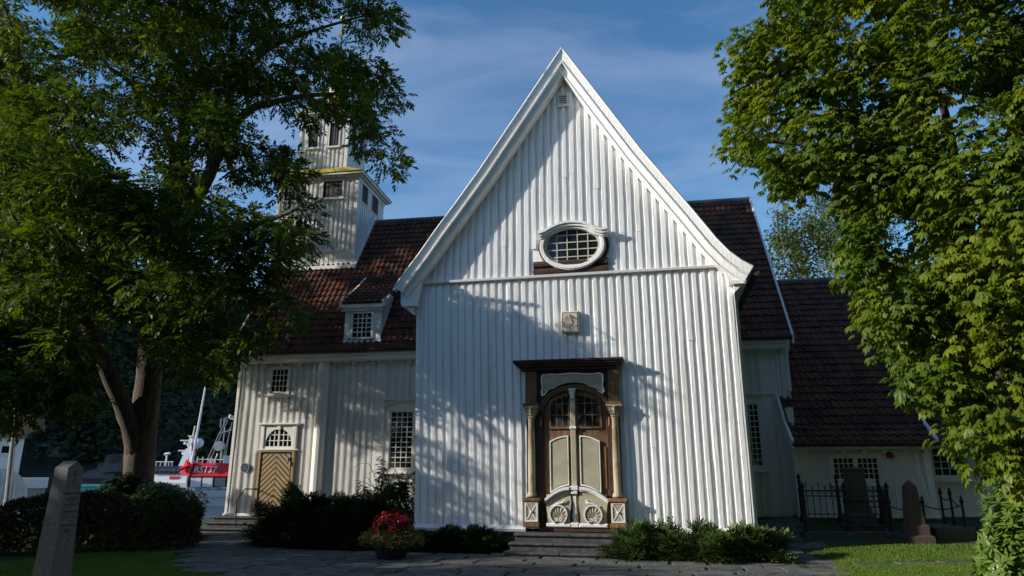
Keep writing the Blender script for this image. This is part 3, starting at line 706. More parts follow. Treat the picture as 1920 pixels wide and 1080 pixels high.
# --- nave
WU0, WU1 = -9.05, 8.05; EV, EZ = -.35, 5.42; RV, RZ = 3.7, 11.28; KS = (RZ-EZ)/(RV-EV)
NZB = .42
nw = MB(N); nw.box(WU0, WU1, 0, .2, NZB, 5.3)
lt0, lt1 = F.U(800, 700), F.U(1390, 700)
its = []
dU0, dU1, dZ0, dZ1 = N.U(487, 905), N.U(548, 905), NZB, N.Z(517, 848)
wU0, wU1 = N.U(728, 820), N.U(779, 820)
skip = [(dU0-.12, dU1+.12, 0, N.Z(517, 797)), (N.U(506, 715)-.1, N.U(543, 715)+.1, N.Z(524, 741), N.Z(524, 688)), (wU0-.15, wU1+.4, N.Z(750, 885), N.Z(750, 746)),
        (N.U(592, 800)-.05, N.U(612, 800)+.05, 0, 9), (N.U(702, 800)-.03, N.U(722, 800)+.03, 0, 9), (N.U(1386, 800), N.U(1436, 800), N.Z(1410, 885), N.Z(1410, 738)), (N.U(1430, 800), N.U(1462, 800), 0, 9)]
u = WU0+.10
while u < WU1:
    segs = [(NZB, 5.2)]
    for (a, b, z0, z1) in skip:
        if a-.04 < u < b+.04:
            n_ = []
            for (s0, s1) in segs:
                if z0 > s0: n_.append((s0, min(s1, z0)))
                if z1 < s1: n_.append((max(s0, z1), s1))
            segs = [q for q in n_ if q[1]-q[0] > .1]
    its += [(u, s0, u, s1) for s0, s1 in segs]; u += .225*random.uniform(.93, 1.07)
battens(nw, its, 0, w=.125, d=.055)
a, b = N.U(592, 800), N.U(612, 800); m_ = (a+b)/2
nw.tube([(m_, -.04, NZB), (m_, -.04, 5.25)], (b-a)/2+.02, 14)
nw.bbox(N.U(703, 800), N.U(721, 800), -.07, 0, NZB, 5.2); nw.bbox(N.U(1432, 800), N.U(1452, 800), -.07, 0, NZB, 5.2); nw.bbox(WU1-.22, WU1, -.075, 0, NZB, 5.2)
nw.bbox(WU0-.02, WU0+.08, -.07, 0, NZB, 5.2)
nw.build('nave_wall', 'cream', church)
for uu in (WU0, WU1):
    gw = MB(N); x0, x1 = (uu, uu+.2) if uu < 0 else (uu-.2, uu)
    gw.add([(x, y, z) for x in (x0, x1) for (y, z) in ((.2, NZB), (7.2, NZB), (7.2, 5.3), (RV, RZ-.15), (.2, 5.4))], [(0, 1, 2, 3, 4), (9, 8, 7, 6, 5)] + [(i, 5+i, 5+(i+1) % 5, (i+1) % 5) for i in range(5)])
    gw.build('end_wall', 'cream', church)
bw = MB(N); bw.box(WU0, WU1, 7.0, 7.2, NZB, 5.3); bw.build('back_wall', 'cream', church)
nk = MB(N); nk.bbox(WU0-.04, N.U(486, 960), -.14, 0, NZB-.08, NZB+.04, .03); nk.build('skirting', 'cream', church); nk = MB(N); nk.bbox(dU1+.05, 8.05, -.12, 0, NZB-.08, NZB+.03, .03); nk.build('skirting', 'cream', church)
nf = MB(N); nf.box(WU0+.05, WU1-.05, .03, 7, -.4, NZB-.07); nf.build('foundation', 'foundation', church)
ev = MB(N)
ev.bbox(WU0-.2, WU1+.05, EV+.02, 0, EZ-.32, EZ-.10, .03); ev.bbox(WU0-.2, WU1+.05, EV-.04, EV+.015, EZ-.17, EZ-.06, .01)
u = WU0+.25
while u < WU1:
    ev.box(u-.05, u+.05, -.2, 0, EZ-.42, EZ-.321); u += .62
ev.build('eave_board', 'cream', church)
gt = MB(N); gt.tube([(WU0-.25, EV-.10, EZ-.02), (WU1+.1, EV-.10, EZ-.02)], .065, 8); gt.build('gutter', 'darkwood', church)
ro = MB(N); ro.add([(WU0-.25, EV, EZ-.02), (WU1+.1, EV, EZ-.02), (WU1+.1, RV, RZ-.03), (WU0-.25, RV, RZ-.03), (WU0-.25, 2*RV-EV, EZ-.02), (WU1+.1, 2*RV-EV, EZ-.02)], [(0, 1, 2, 3), (3, 2, 5, 4)])
nro = ro.build('nave_roof', 'tilewood', church)
tl = MB(N); tiles(tl, N, (WU0-.25, EV-.06, EZ), (-2.4, EV-.06, EZ), (WU0-.25, RV, RZ), (-2.4, RV, RZ))
tiles(tl, N, (2.8, EV-.06, EZ), (WU1+.1, EV-.06, EZ), (2.8, RV, RZ), (WU1+.1, RV, RZ)); tl.build('roof_tiles', 'tile', nro)
rg = MB(N); rg.tube([(WU0-.25, RV, RZ+.03), (WU1+.1, RV, RZ+.03)], .09, 8); rg.build('ridge_cap', 'lead', nro)
for uu in (WU0-.3, WU1+.1):
    vb = MB(N); x0, x1 = uu, uu+.06
    vb.add([(x, y, z) for x in (x0, x1) for (y, z) in ((EV-.1, EZ-.2), (EV-.1, EZ+.05), (RV, RZ+.14), (2*RV-EV, EZ+.05), (2*RV-EV, EZ-.2), (RV, RZ-.16))], [(0, 1, 2, 5), (5, 2, 3, 4), (6, 11, 8, 7), (11, 10, 9, 8)] + [(i, 6+i, 6+(i+1) % 6, (i+1) % 6) for i in range(6)])
    vb.build('verge_board', 'white', church)
# nave windows and side door
window(N, 0, N.U(510, 715), N.U(541, 715), N.Z(525, 736), N.Z(525, 692), 4, 4, .08)
window(N, 0, wU0+.06, wU0+.06+1.55, N.Z(750, 879), N.Z(750, 771), 4, 11, .10, mull=1)
ah = MB(N); wc = wU0+.06+.775; ah.bbox(wc-1.1, wc+1.1, -.12, 0, N.Z(750, 750), N.Z(750, 747)); ah.build('window_hood', 'cream', church); ah = MB(N)
ac = [(wc + .98*math.cos(math.pi*(1-i/12)), N.Z(750, 763) + .20*math.sin(math.pi*i/12)) for i in range(13)]
ah.ring([(x, z+.05) for x, z in ac], ac, -.09, 0, closed=False); ah.build('window_head', 'cream', church)
window(N, 0, N.U(1350, 800), N.U(1425, 800), N.Z(1410, 875), N.Z(1410, 757), 4, 11, .10, mull=1)
ah = MB(N); wc = (N.U(1350, 800)+N.U(1425, 800))/2; ah.bbox(wc-1.0, wc+1.0, -.12, 0, N.Z(1410, 741), N.Z(1410, 738)); ah.build('window_head', 'cream', church)
sd_ = MB(N); a, b = dU0+.02, dU1-.02; sd_.box(a, b, -.05, 0, dZ0, dZ1-.02); nst = 15; mcu = (a+b)/2
for k in range(-6, nst):
    zc = dZ0 + k*.165; hgt = .118
    for (x0, x1, sl_) in ((a+.05, mcu-.004, 1), (mcu+.004, b-.05, -1)):
        rise = (x1-x0)*.95
        q = [(x0, zc if sl_ > 0 else zc+rise), (x1, zc+rise if sl_ > 0 else zc), (x1, zc+rise+hgt if sl_ > 0 else zc+hgt), (x0, zc+hgt if sl_ > 0 else zc+rise+hgt)]
        lo, hi = dZ0+.03, dZ1-.05
        def clip(poly, zz, keep):
            r = []
            for i in range(len(poly)):
                p, n2 = poly[i], poly[(i+1) % len(poly)]; ip, inn = keep(p[1], zz), keep(n2[1], zz)
                if ip: r.append(p)
                if ip != inn:
                    t = (zz-p[1])/(n2[1]-p[1]); r.append((p[0]+t*(n2[0]-p[0]), zz))
            return r
        q = clip(q, lo, lambda z, c: z >= c)
        if len(q) >= 3: q = clip(q, hi, lambda z, c: z <= c)
        if len(q) >= 3: sd_.prism(q, -.095, -.045)
sdo = sd_.build('side_door', 'tan', church)
sf = MB(N); sf.bbox(a-.07, a, -.12, 0, dZ0, dZ1); sf.bbox(b, b+.07, -.12, 0, dZ0, dZ1); sf.bbox(a-.07, b+.07, -.12, 0, dZ1, dZ1+.05); sf.build('frame', 'tan', sdo)
hk = MB(N); hk.tube([(b-.12, -.10, dZ1-.30), (b-.12, -.13, dZ1-.15)], .05, 8); hk.tube([(b-.05, -.13, dZ1-.4), (b-.05, -.13, dZ1-.28)], .03, 6); hk.build('lock', 'greymetal', sdo)
# fanlight
z0, z1 = dZ1+.10, N.Z(520, 797); fc = (a+b)/2; fr_, fh = (b-a)*.43, (z1-z0)*.72
fn = MB(N); fn.ring([(a-.08, z0), (b+.08, z0), (b+.08, z1)] + [(b+.08 - (b-a+.16)*i/20, z1) for i in range(1, 21)], [(fc-fr_, z0+.08), (fc+fr_, z0+.08), (fc+fr_, z0+.1)] + [(fc + fr_*math.cos(math.pi*i/20), z0+.09 + fh*math.sin(math.pi*i/20)) for i in range(1, 21)], -.085, 0)
fn.bbox(a-.16, b+.16, -.17, 0, z1, z1+.06); fn.bbox(a-.14, b+.14, -.14, 0, z0-.05, z0+.0); fn.bbox(fc-.06, fc+.06, -.12, -.08, z1-.16, z1)
for s_ in (-1, 1): fn.bbox(fc+s_*(b-a)*.52-.06, fc+s_*(b-a)*.52+.06, -.11, -.08, z0, z1)
fo = fn.build('fanlight', 'cream', church)
fp = MB(N); fp.add([(fc-fr_, -.03, z0+.05), (fc+fr_, -.03, z0+.05), (fc+fr_, -.03, z1-.05), (fc-fr_, -.03, z1-.05)], [(0, 1, 2, 3)]); fp.build('pane', 'glass', fo)
fb = MB(N); bars(fb, fc-fr_, fc+fr_, z0+.08, z0+.08+fh, 6, 3, -.06, -.032, .024, inside=lambda u: (z0+.08, z0+.09+fh*math.sqrt(max(0, 1-((u-fc)/fr_)**2)))); fb.box(fc-.025, fc+.025, -.07, -.031, z0+.08, z0+fh+.08); fb.build('glazing_bars', 'cream', fo)
# side steps, plaque, handrail
sst = thing('stone_steps', 'grey stone steps up to the tan side door', 'steps', N.w(-8, -.7, 0), -9.5)
for k in range(3):
    s_ = MB(N); zt = NZB-.03 - k*.14; s_.bbox(-9.25+.05*k, -6.6, -.55-.36*k, -.1, zt-.06, zt, .02); s_.box(-9.1, -6.65, -.50-.36*k, -.1, zt-.15, zt-.061); s_.build('step', 'foundation' if k == 3 else 'stepstone', sst)
pu, pz_ = N.p(462, 877)
pl = MB(N); pl.prism(ell(pu, pz_, .135, .135, 24), -.09, -.06); plo = pl.build('plaque', 'boatblue', church)
pr_ = MB(N); pr_.ring(ell(pu, pz_, .145, .145, 24), ell(pu, pz_, .125, .125, 24), -.10, -.06)
for z in (.055, .02, -.02, -.05): pr_.box(pu-.08, pu+.08, -.094, -.0895, pz_+z-.005, pz_+z+.005)
pr_.build('plaque_lettering', 'greymetal', plo)
hr = MB(N); h0 = N.p(442, 985, -1.0); h1 = N.p(444, 938, -1.0); h2 = N.p(459, 917, -.75); h3 = N.p(478, 917, -.2)
hr.tube([(h0[0], -1.0, .02), (h1[0], -1.0, h1[1]), (h2[0], -.75, h2[1]), (h3[0], -.06, h3[1])], .018, 8); hr.tube([(h3[0], -.06, h3[1]), (h3[0], -.12, h3[1])], .04, 8)
tag(hr.build('handrail', 'iron', None), 'thin bent iron handrail beside the tan side door', 'handrail')

# --- dormers
def dormer(u0, u1, zb, glass=True):
    vb = EV + (zb-EZ)/KS; zt = zb + 1.22; rz0, rz1 = zt, zt+1.35; vt = EV + (rz1-EZ)/KS; vo = vb - .25
    fw = MB(N); fw.box(u0, u1, vb-.06, vb, zb, zt)
    fw.bbox(u0-.03, u0+.12, vb-.09, vb-.061, zb, zt); fw.bbox(u1-.12, u1+.03, vb-.09, vb-.061, zb, zt); fw.bbox(u0-.12, u1+.12, vb-.16, vb-.0, zb-.10, zb, .03)
    do = fw.build('dormer', 'white', church)
    for uu, s_ in ((u0, 1), (u1, -1)):
        c = MB(N); c.add([(x, y, z) for x in (uu, uu+s_*.06) for (y, z) in ((vb, zb), (vb, zt), (vt, rz1), (vt-.1, rz1-.2))], [(0, 1, 2, 3), (7, 6, 5, 4), (0, 4, 5, 1), (1, 5, 6, 2), (3, 2, 6, 7)]); c.build('cheek', 'white', do)
    e = MB(N); e.bbox(u0-.12, u1+.12, vo, vb-.0, zt-.20, zt-.04, .03); e.bbox(u0-.09, u1+.09, vo+.06, vb, zt-.27, zt-.201, .02); e.build('eave_board', 'white', do)
    kk = (rz1-zt)/(vt-vb)
    t = MB(N); tiles(t, N, (u0-.10, vo-.04, zt-.04), (u1+.10, vo-.04, zt-.04), (u0-.10, vt+.1, rz1+.1), (u1+.10, vt+.1, rz1+.1)); t.build('dormer_roof', 'tile', do)
    for uu in (u0-.16, u1+.09):
        b_ = MB(N); b_.add([(x, y, z) for x in (uu, uu+.07) for (y, z) in ((vo-.05, zt-.18), (vo-.05, zt+.06), (vo+.25, zt+.16), (vt+.1, rz1+.17), (vt+.1, rz1), (vo+.3, zt-.06))], [(0, 1, 2, 5), (5, 2, 3, 4), (6, 11, 8, 7), (11, 10, 9, 8)] + [(i, 6+i, 6+(i+1) % 6, (i+1) % 6) for i in range(6)]); b_.build('verge_board', 'white', do)
    cu_ = (u0+u1)/2 - .02
    window(N, vb-.06, cu_-.31, cu_+.31, zb+.10, zb+.88, 4, 5, .06, .05, 'white', False, 'dormer_window', 0, do)
du = N.on_roof(645, 640, EV, EZ, KS); du2 = N.on_roof(711, 640, EV, EZ, KS)
dormer(du[0]+.05, du2[0]+.03, du[2])
dormer(4.6, 5.8, 6.9)

# --- tower
tu1 = N.on_roof(661, 501, EV, EZ, KS)[0]; tv0 = 2.13; tu0 = N.U(519, 410, 2.13); tv1 = 4.85; tzb = 8.7
zc = N.Z(666, 330, tv0)
def box_battens(mb, u0, u1, v0, v1, z0, z1, sp=.2, w=.10, d=.035, skipf=None, skips=None):
    mb.box(u0, u1, v0, v1, z0, z1); its = []
    n = round((u1-u0)/sp)
    for i in range(n+1):
        u = u0+.04 + (u1-u0-.08)*i/n
        for (a, b) in (skipf(u) if skipf else [(z0, z1)]): its.append((u, a, u, b))
    battens(mb, its, v0, w, d)
    n = round((v1-v0)/sp)
    for i in range(n+1):
        vv = v0+.04 + (v1-v0-.08)*i/n
        for (a, b) in (skips(vv) if skips else [(z0, z1)]): mb.box(u1, u1+d, vv-w/2, vv+w/2, a, b); mb.box(u0-d, u0, vv-w/2, vv+w/2, z0, z1)
def cut(iv, x):  # intervals minus holes
    def f(q):
        segs = [iv]
        for (a, b, z0, z1) in x:
            if a-.03 < q < b+.03:
                r = []
                for s0, s1 in segs:
                    if z0 > s0: r.append((s0, min(s1, z0)))
                    if z1 < s1: r.append((max(s0, z1), s1))
                segs = r
        return segs
    return f
lz0, lz1 = N.Z(625, 371, tv0), N.Z(625, 337, tv0)
front_o = [(N.U(607, 354, tv0), N.U(643, 354, tv0), lz0, lz1), (tu0+.25, tu0+.25+.75, lz0, lz1)]
side_o = [(tv0+.30, tv0+.95, lz0-.05, lz1+.05), (tv0+1.35, tv0+2.05, lz0-.05, lz1+.05)]
tw = MB(N); box_battens(tw, tu0, tu1, tv0, tv1, tzb, zc, .19, .09, .035, cut((tzb+.95, zc), front_o), cut((tzb, zc), side_o))
for i in range(14): tw.box(tu0+.05+i*.18, tu0+.06+i*.18, tv0-.012, tv0, tzb, tzb+.92)
tw.bbox(tu0-.03, N.U(640, 440, tv0), tv0-.10, tv0, tzb+.92, tzb+.99); tw.bbox(tu1-.09, tu1+.04, tv0-.05, tv0, tzb, zc)
tower = tw.build('tower', 'cream', church)
# slanting foot board along roof on the right side
fb = MB(N); zz = lambda y: EZ + (y-EV)*KS
fb.add([(x, y, z) for x in (tu1+.04, tu1+.16) for (y, z) in ((tv0-.12, zz(tv0-.12)+.02), (tv0-.12, zz(tv0-.12)+.22), (RV, zz(RV)+.32), (RV, zz(RV)+.02))], [(0, 1, 2, 3), (7, 6, 5, 4), (0, 4, 5, 1), (1, 5, 6, 2), (0, 3, 7, 4)])
fb.bbox(tu0-.1, tu1+.16, tv0-.16, tv0-.0, zz(tv0)-.12, zz(tv0)+.03, .02); fb.build('flashing_board', 'cream', tower)
def shutter(fr_axis, a, b, z0, z1, par):
    s_ = MB(N)
    if fr_axis == 'f':
        s_.box(a, b, tvf-.02, tvf-.001, z0, z1)
        for i in range(1, 4): s_.box(a+(b-a)*i/4-.008, a+(b-a)*i/4+.008, tvf-.03, tvf-.021, z0, z1)
    else:
        s_.box(tus+.001, tus+.02, a, b, z0, z1)
        for i in range(1, 4): s_.box(tus+.021, tus+.03, a+(b-a)*i/4-.008, a+(b-a)*i/4+.008, z0, z1)
    o = s_.build('shutter', 'louvre', par)
def shutter_frame(mb, ax, a, b, z0, z1, pl, t=.05):
    if ax == 'f': mb.ring([(a-t, z0-t), (b+t, z0-t), (b+t, z1+t), (a-t, z1+t)], [(a, z0), (b, z0), (b, z1), (a, z1)], pl-.06, pl); mb.box(a-.1, b+.1, pl-.10, pl-.001, z0-t-.04, z0-t)
    else:
        for (p, q, r, s_) in ((a-t, a, z0-t, z1+t), (b, b+t, z0-t, z1+t), (a, b, z0-t, z0), (a, b, z1, z1+t)): mb.box(pl, pl+.06, p, q, r, s_)
tvf, tus = tv0, tu1
for q in front_o: shutter('f', *q, tower); sfm = MB(N); shutter_frame(sfm, 'f', *q, tv0); sfm.build('shutter_frame', 'cream', tower)
for q in side_o: shutter('s', *q, tower); sfm = MB(N); shutter_frame(sfm, 's', *q, tu1); sfm.build('shutter_frame', 'cream', tower)
def cornice(mb, u0, u1, v0, v1, z, s=1.0):
    for (e, a, b) in ((.06, -.22, -.10), (.16, -.10, -.04), (.26, -.04, .05)):
        mb.box(u0-e*s, u1+e*s, v0-e*s, v1+e*s, z+a*s, z+b*s)
tcn = MB(N); cornice(tcn, tu0, tu1, tv0, tv1, zc+.05); tcn.build('cornice', 'cream', tower)
ins = .42; qu0, qu1, qv0, qv1 = N.U(563, 270, tv0+.42), N.U(652, 270, tv0+.42), tv0+ins, tv1-.5
def skirt(a, b, z0, z1):
    m = MB(N); (u0, u1, v0, v1), (x0, x1, y0, y1) = a, b
    m.add([(u0, v0, z0), (u1, v0, z0), (u1, v1, z0), (u0, v1, z0), (x0, y0, z1), (x1, y0, z1), (x1, y1, z1), (x0, y1, z1)], [(i, (i+1) % 4, 4+(i+1) % 4, 4+i) for i in range(4)] + [(4, 5, 6, 7), (3, 2, 1, 0)])
    for i in range(5):
        t = (i+.5)/5; m.tube([(u0+(u1-u0)*t, v0, z0+.01), (x0+(x1-x0)*t, y0, z1+.01)], .018, 5); m.tube([(u1, v0+(v1-v0)*t, z0+.01), (x1, y0+(y1-y0)*t, z1+.01)], .018, 5)
    return m
skirt((tu0-.3, tu1+.3, tv0-.3, tv1+.3), (qu0-.02, qu1+.02, qv0-.02, qv1+.02), zc+.10, zc+.62).build('skirt_roof', 'yellow', tower)
uz0, uz1 = zc+.55, N.Z(620, 216, qv0)
wz0, wz1 = N.Z(620, 275, qv0), N.Z(620, 232, qv0)
ho = [(N.U(580, 255, qv0), N.U(598, 255, qv0), wz0, wz1), (N.U(619, 255, qv0), N.U(637, 255, qv0), wz0, wz1)]
hs = [(qv0+.28, qv0+.68, wz0-.05, wz1), (qv0+1.05, qv0+1.45, wz0-.05, wz1)]
ut = MB(N); box_battens(ut, qu0, qu1, qv0, qv1, uz0, uz1, .18, .085, .03, cut((uz0, uz1), ho), cut((uz0, uz1), hs)); ut.bbox(qu1-.09, qu1+.04, qv0-.05, qv0, uz0, uz1); ut.bbox(qu0-.04, qu0+.07, qv0-.05, qv0, uz0, uz1)
lantern = ut.build('bell_stage', 'cream', church)
tvf, tus = qv0, qu1
for q in ho:
    shutter('f', *q, lantern); sfm = MB(N); shutter_frame(sfm, 'f', *q, qv0, .04); sfm.build('shutter_frame', 'cream', lantern)
    c_ = (q[0]+q[1])/2; a_ = (q[1]-q[0])/2; arc_ = [(c_ + a_*math.cos(math.pi*(1-i/10)), q[3] + a_*.8*math.sin(math.pi*i/10)) for i in range(11)]
    sm_ = MB(N); sm_.prism(arc_[::-1], qv0-.055, qv0-.001); sm_.build('shutter_arch', 'louvre', lantern)
for q in hs: shutter('s', *q, lantern); sfm = MB(N); shutter_frame(sfm, 's', *q, qu1, .04); sfm.build('shutter_frame', 'cream', lantern)
tcn = MB(N); cornice(tcn, qu0, qu1, qv0, qv1, uz1+.05, .8); tcn.build('cornice', 'cream', lantern)
mcu, mcv = (qu0+qu1)/2, (qv0+qv1)/2
hw, hv = (qu1-qu0)/2, (qv1-qv0)/2
skirt((qu0-.25, qu1+.25, qv0-.25, qv1+.25), (mcu-.75*hw, mcu+.75*hw, mcv-.75*hv, mcv+.75*hv), uz1+.09, uz1+.55).build('cap_roof', 'yellow', lantern)
sp = MB(N); z_ = uz1+.54
sp.lathe(mcu, mcv, [(.70, z_), (.66, z_+.35), (.45, z_+.75), (.36, z_+.85), (.36, z_+1.5), (.46, z_+1.55), (.40, z_+1.75), (.20, z_+2.1), (.08, z_+2.6), (.03, z_+3.0)], 8); sp.build('spire', 'yellow', church)
zt_ = N.Z(641, 22, mcv)
pv = MB(N); pv.tube([(mcu, mcv, z_+2.9), (mcu, mcv, zt_)], .025, 6); vo_ = pv.build('weathervane', 'iron', church)
zb_ = N.Z(641, 35, mcv); bl = MB(N); bl.lathe(mcu, mcv, [(.02, zb_-.13), (.10, zb_-.08), (.135, zb_), (.10, zb_+.08), (.02, zb_+.13)], 12); bl.build('ball', 'gold', vo_, True)
zv = N.Z(641, 60, mcv); fl = MB(N); fl.prism([(mcu+.02, zv-.22), (mcu-.22, zv-.16), (mcu-.10, zv+.02), (mcu-.05, zv+.25), (mcu+.02, zv+.30)], mcv-.012, mcv+.012); fl.build('vane_blade', 'gold', vo_)

# --- chancel and annex on the right
AV = -.9; AE = -1.25; AZ = 2.42; CRV, CRZ = 3.65, 8.1; au0, au1 = 7.76, 11.08
cw = MB(N); cw.box(8.05, 19, .5, .7, .5, 2.6); its = [(8.2+i*.27, .5, 8.2+i*.27, 2.5) for i in range(40)]
cw0, cw1 = N.U(1738, 870, .5), N.U(1808, 870, .5)
its = [q for q in its if not (cw0-.9 < q[0] < cw1+.12)]; battens(cw, its, .5, .07, .03); cw.build('chancel_wall', 'cream', church)
window(N, .5, cw0-.75, cw1, N.Z(1775, 893, .5), 2.35, 4, 4, .09, mull=1)
cc_ = MB(N); cc_.add([(8.0, .1, 2.5), (19.2, .1, 2.5), (19.2, CRV, CRZ-.05), (8.0, CRV, CRZ-.05), (8.0, 7, 2.5), (19.2, 7, 2.5)], [(0, 1, 2, 3), (3, 2, 5, 4)]); co_ = cc_.build('chancel_roof', 'tilewood', church)
t = MB(N); tiles(t, N, (au1, .05, 2.52), (19.2, .05, 2.52), (au1, CRV, CRZ), (19.2, CRV, CRZ)); t.build('roof_tiles', 'tile', co_)
rg = MB(N); rg.tube([(8.1, CRV, CRZ+.03), (19.2, CRV, CRZ+.03)], .09, 8); rg.build('ridge_cap', 'lead', co_)
ce = MB(N); ce.box(18.8, 19, .7, 6.8, .5, 2.6); ce.add([(x, y, z) for x in (18.8, 19) for y, z in ((.5, 2.55), (6.8, 2.55), (CRV, CRZ-.2))], [(0, 1, 2), (5, 4, 3), (0, 2, 5, 3), (1, 4, 5, 2)]); ce.build('end_wall', 'cream', church)
cb = MB(N); cb.box(8.05, 19, 6.6, 6.8, .5, 2.6); cb.build('back_wall', 'cream', church)
aw = MB(N); aw.box(au0, au1, AV, AV+.18, .60, 2.35); aw.box(au0, au0+.15, AV+.18, 1.2, .6, 3.4); aw.box(au1-.15, au1, AV+.18, .5, .6, 2.4)
aw0, aw1 = N.U(1561, 880, AV), N.U(1648, 880, AV)
its = [(au0+.1+i*.29, .62, au0+.1+i*.29, 2.30) for i in range(12)]
z0, z1 = N.Z(1600, 900, AV), N.Z(1600, 857, AV); its2 = []
for q in its:
    if aw0-.12 < q[0] < aw1+.12: its2.append((q[0], .62, q[0], z0-.3))
    else: its2.append(q)
battens(aw, its2, AV, .055, .025); aw.bbox(au1-.14, au1+.02, AV-.05, AV, .6, 2.35); aw.bbox(au0-.02, au0+.12, AV-.05, AV, .6, 2.35); aw.bbox(au0-.05, au1+.05, AV-.09, AV, .54, .61, .02); aw.build('annex_wall', 'cream', church)
window(N, AV, aw0, aw1, z0, z1, 4, 4, .10, mull=1)
af = MB(N); af.box(au0+.03, au1-.03, AV+.03, 1, -.2, .539); af.build('foundation', 'foundation', church)
ap = MB(N); vm, zm = AE+.55, AZ+.50
rp_ = [(AE, AZ), (vm, zm), (CRV+.03, CRZ+.08)]
ap.add([(x, y, z-.02) for x in (au0-.05, au1+.05) for (y, z) in rp_], [(0, 3, 4, 1), (1, 4, 5, 2)]); apo = ap.build('annex_roof', 'tilewood', church)
t = MB(N); tiles(t, N, (au0-.05, AE-.05, AZ), (au1+.05, AE-.05, AZ), (au0-.05, vm, zm), (au1+.05, vm, zm)); tiles(t, N, (au0-.05, vm, zm), (au1+.05, vm, zm), (au0-.05, CRV+.03, CRZ+.08), (au1+.05, CRV+.03, CRZ+.08)); t.build('roof_tiles', 'tile', apo)
ae = MB(N); ae.bbox(au0-.05, au1+.05, AE+.06, AV, AZ-.17, AZ-.05, .02); 
for i in range(7): ae.box(au0+.15+i*.5, au0+.25+i*.5, AE+.12, AV, AZ-.25, AZ-.171)
ae.build('eave_board', 'cream', church)
ag = MB(N); ag.tube([(au0-.1, AE-.10, AZ-.04), (au1+.12, AE-.10, AZ-.04)], .06, 8); ag.build('gutter', 'darkwood', church)
for uu in (au0-.12, au1+.05):
    vb = MB(N); lim = 1.0 if uu < 9 else 2.2
    zz_ = lambda y: zm + (CRZ+.08-zm)*(y-vm)/(CRV+.03-vm)
    P_ = [(AE-.12, AZ-.12), (AE-.12, AZ+.08), (vm, zm+.10), (lim, zz_(lim)+.12), (lim, zz_(lim)-.08), (vm, zm-.10)]
    vb.add([(x, y, z) for x in (uu, uu+.07) for (y, z) in P_], [(0, 1, 2, 5), (5, 2, 3, 4), (6, 11, 8, 7), (11, 10, 9, 8)] + [(i, 6+i, 6+(i+1) % 6, (i+1) % 6) for i in range(6)]); vb.build('verge_board', 'white', church)
dp = MB(N); d0 = N.p(1718, 846, AV-.1); dp.tube([(d0[0], AE+.0, AZ-.10), (d0[0], AV-.09, AZ-.3), (d0[0]+.02, AV-.09, 1.6), (d0[0]+.16, AV-.11, .62)], .045, 8); dp.build('downpipe', 'cream', church)
dp = MB(N); dp.tube([(WU1-.02, EV-.1, EZ-.08), (WU1-.04, -.16, EZ-.6), (WU1-.04, -.16, 3.9)], .05, 8); dp.build('downpipe', 'cream', church)
al = MB(N); e = N.p(1667, 853, AV); al.lathe(e[0], AV-.07, [(.085, e[1]-.08), (.09, e[1]), (.06, e[1]+.07)], 10); al.build('alarm_bell', 'alarm', church)

# ------------------------------------------------------------------ vegetation helpers
def unit(a): return a/(np.linalg.norm(a, axis=-1, keepdims=True)+1e-9)
def rnd(n): return unit(RG.normal(size=(n, 3)))
def leaf_quads(P, D, Nn, L, Wd, fold=.15):
    """pointed leaves: base P, direction D, face normal Nn, length L, width Wd -> (k,4,3)"""
    Sd = unit(np.cross(D, Nn)); Nn = np.cross(Sd, D); L = np.asarray(L).reshape(-1, 1); Wd = np.asarray(Wd).reshape(-1, 1)
    a = P + D*L*.45 + Sd*Wd*.5 + Nn*Wd*fold; b = P + D*L*.45 - Sd*Wd*.5 + Nn*Wd*fold
    return np.stack([P, a, P + D*L, b], 1)
def pinnate(C, A, tint, L=.28, lf=.15, wd=.068):
    """ash leaf: three pairs of leaflets and one at the tip"""
    n = len(C); Nn = unit(rnd(n)*.55 + np.array([0, 0, 1.0])); Sd = unit(np.cross(A, Nn)); out = []; tt = []
    sc = RG.uniform(.8, 1.25, (n, 1))
    for t, s_ in ((.3, 1), (.3, -1), (.58, 1), (.58, -1), (.85, 1), (.85, -1), (1.0, 0)):
        P = C + A*L*sc*t - np.array([0, 0, 1])*(t*t*.06)
        D = unit(A*(.75 if s_ else 1) + Sd*s_*.8 + np.array([0, 0, -.30]) + rnd(n)*.18)
        out.append(leaf_quads(P, D, unit(Nn + rnd(n)*.45), lf*sc[:, 0], wd*sc[:, 0])); tt.append(tint)
    return np.concatenate(out), np.concatenate(tt)
def palmate(C, A, tint, R=.126):
    """horse chestnut leaf: seven drooping obovate leaflets, two quads each (5 corners)"""
    n = len(C); Nn = unit(rnd(n)*.45 + np.array([0, 0, .9]) + A*.35); A2 = unit(A - Nn*np.sum(A*Nn, 1, keepdims=True)); Sd = np.cross(Nn, A2)
    sc = RG.uniform(.7, 1.3, (n, 1))*R; V = []; tt = []
    for k, g in enumerate((-120, -78, -38, 0, 38, 78, 120)):
        g = math.radians(g); l = sc*(1.0 - .42*abs(k-3)/3); w = l*.40
        D = unit(A2*math.cos(g) + Sd*math.sin(g) - Nn*.38 + np.array([0, 0, -.22]) + rnd(n)*.08); T = unit(np.cross(D, Nn)); U = np.cross(T, D)
        m = C + D*l*.66 - U*l*.03
        V.append(np.stack([C, C + D*l*.62 + T*w*.5 + U*l*.05, C + D*l - np.array([0, 0, 1])*l*.12, C + D*l*.62 - T*w*.5 + U*l*.05, m], 1)); tt.append(tint)
    return np.concatenate(V), np.concatenate(tt)
PALM = [(0, 1, 2, 4), (0, 4, 2, 3)]
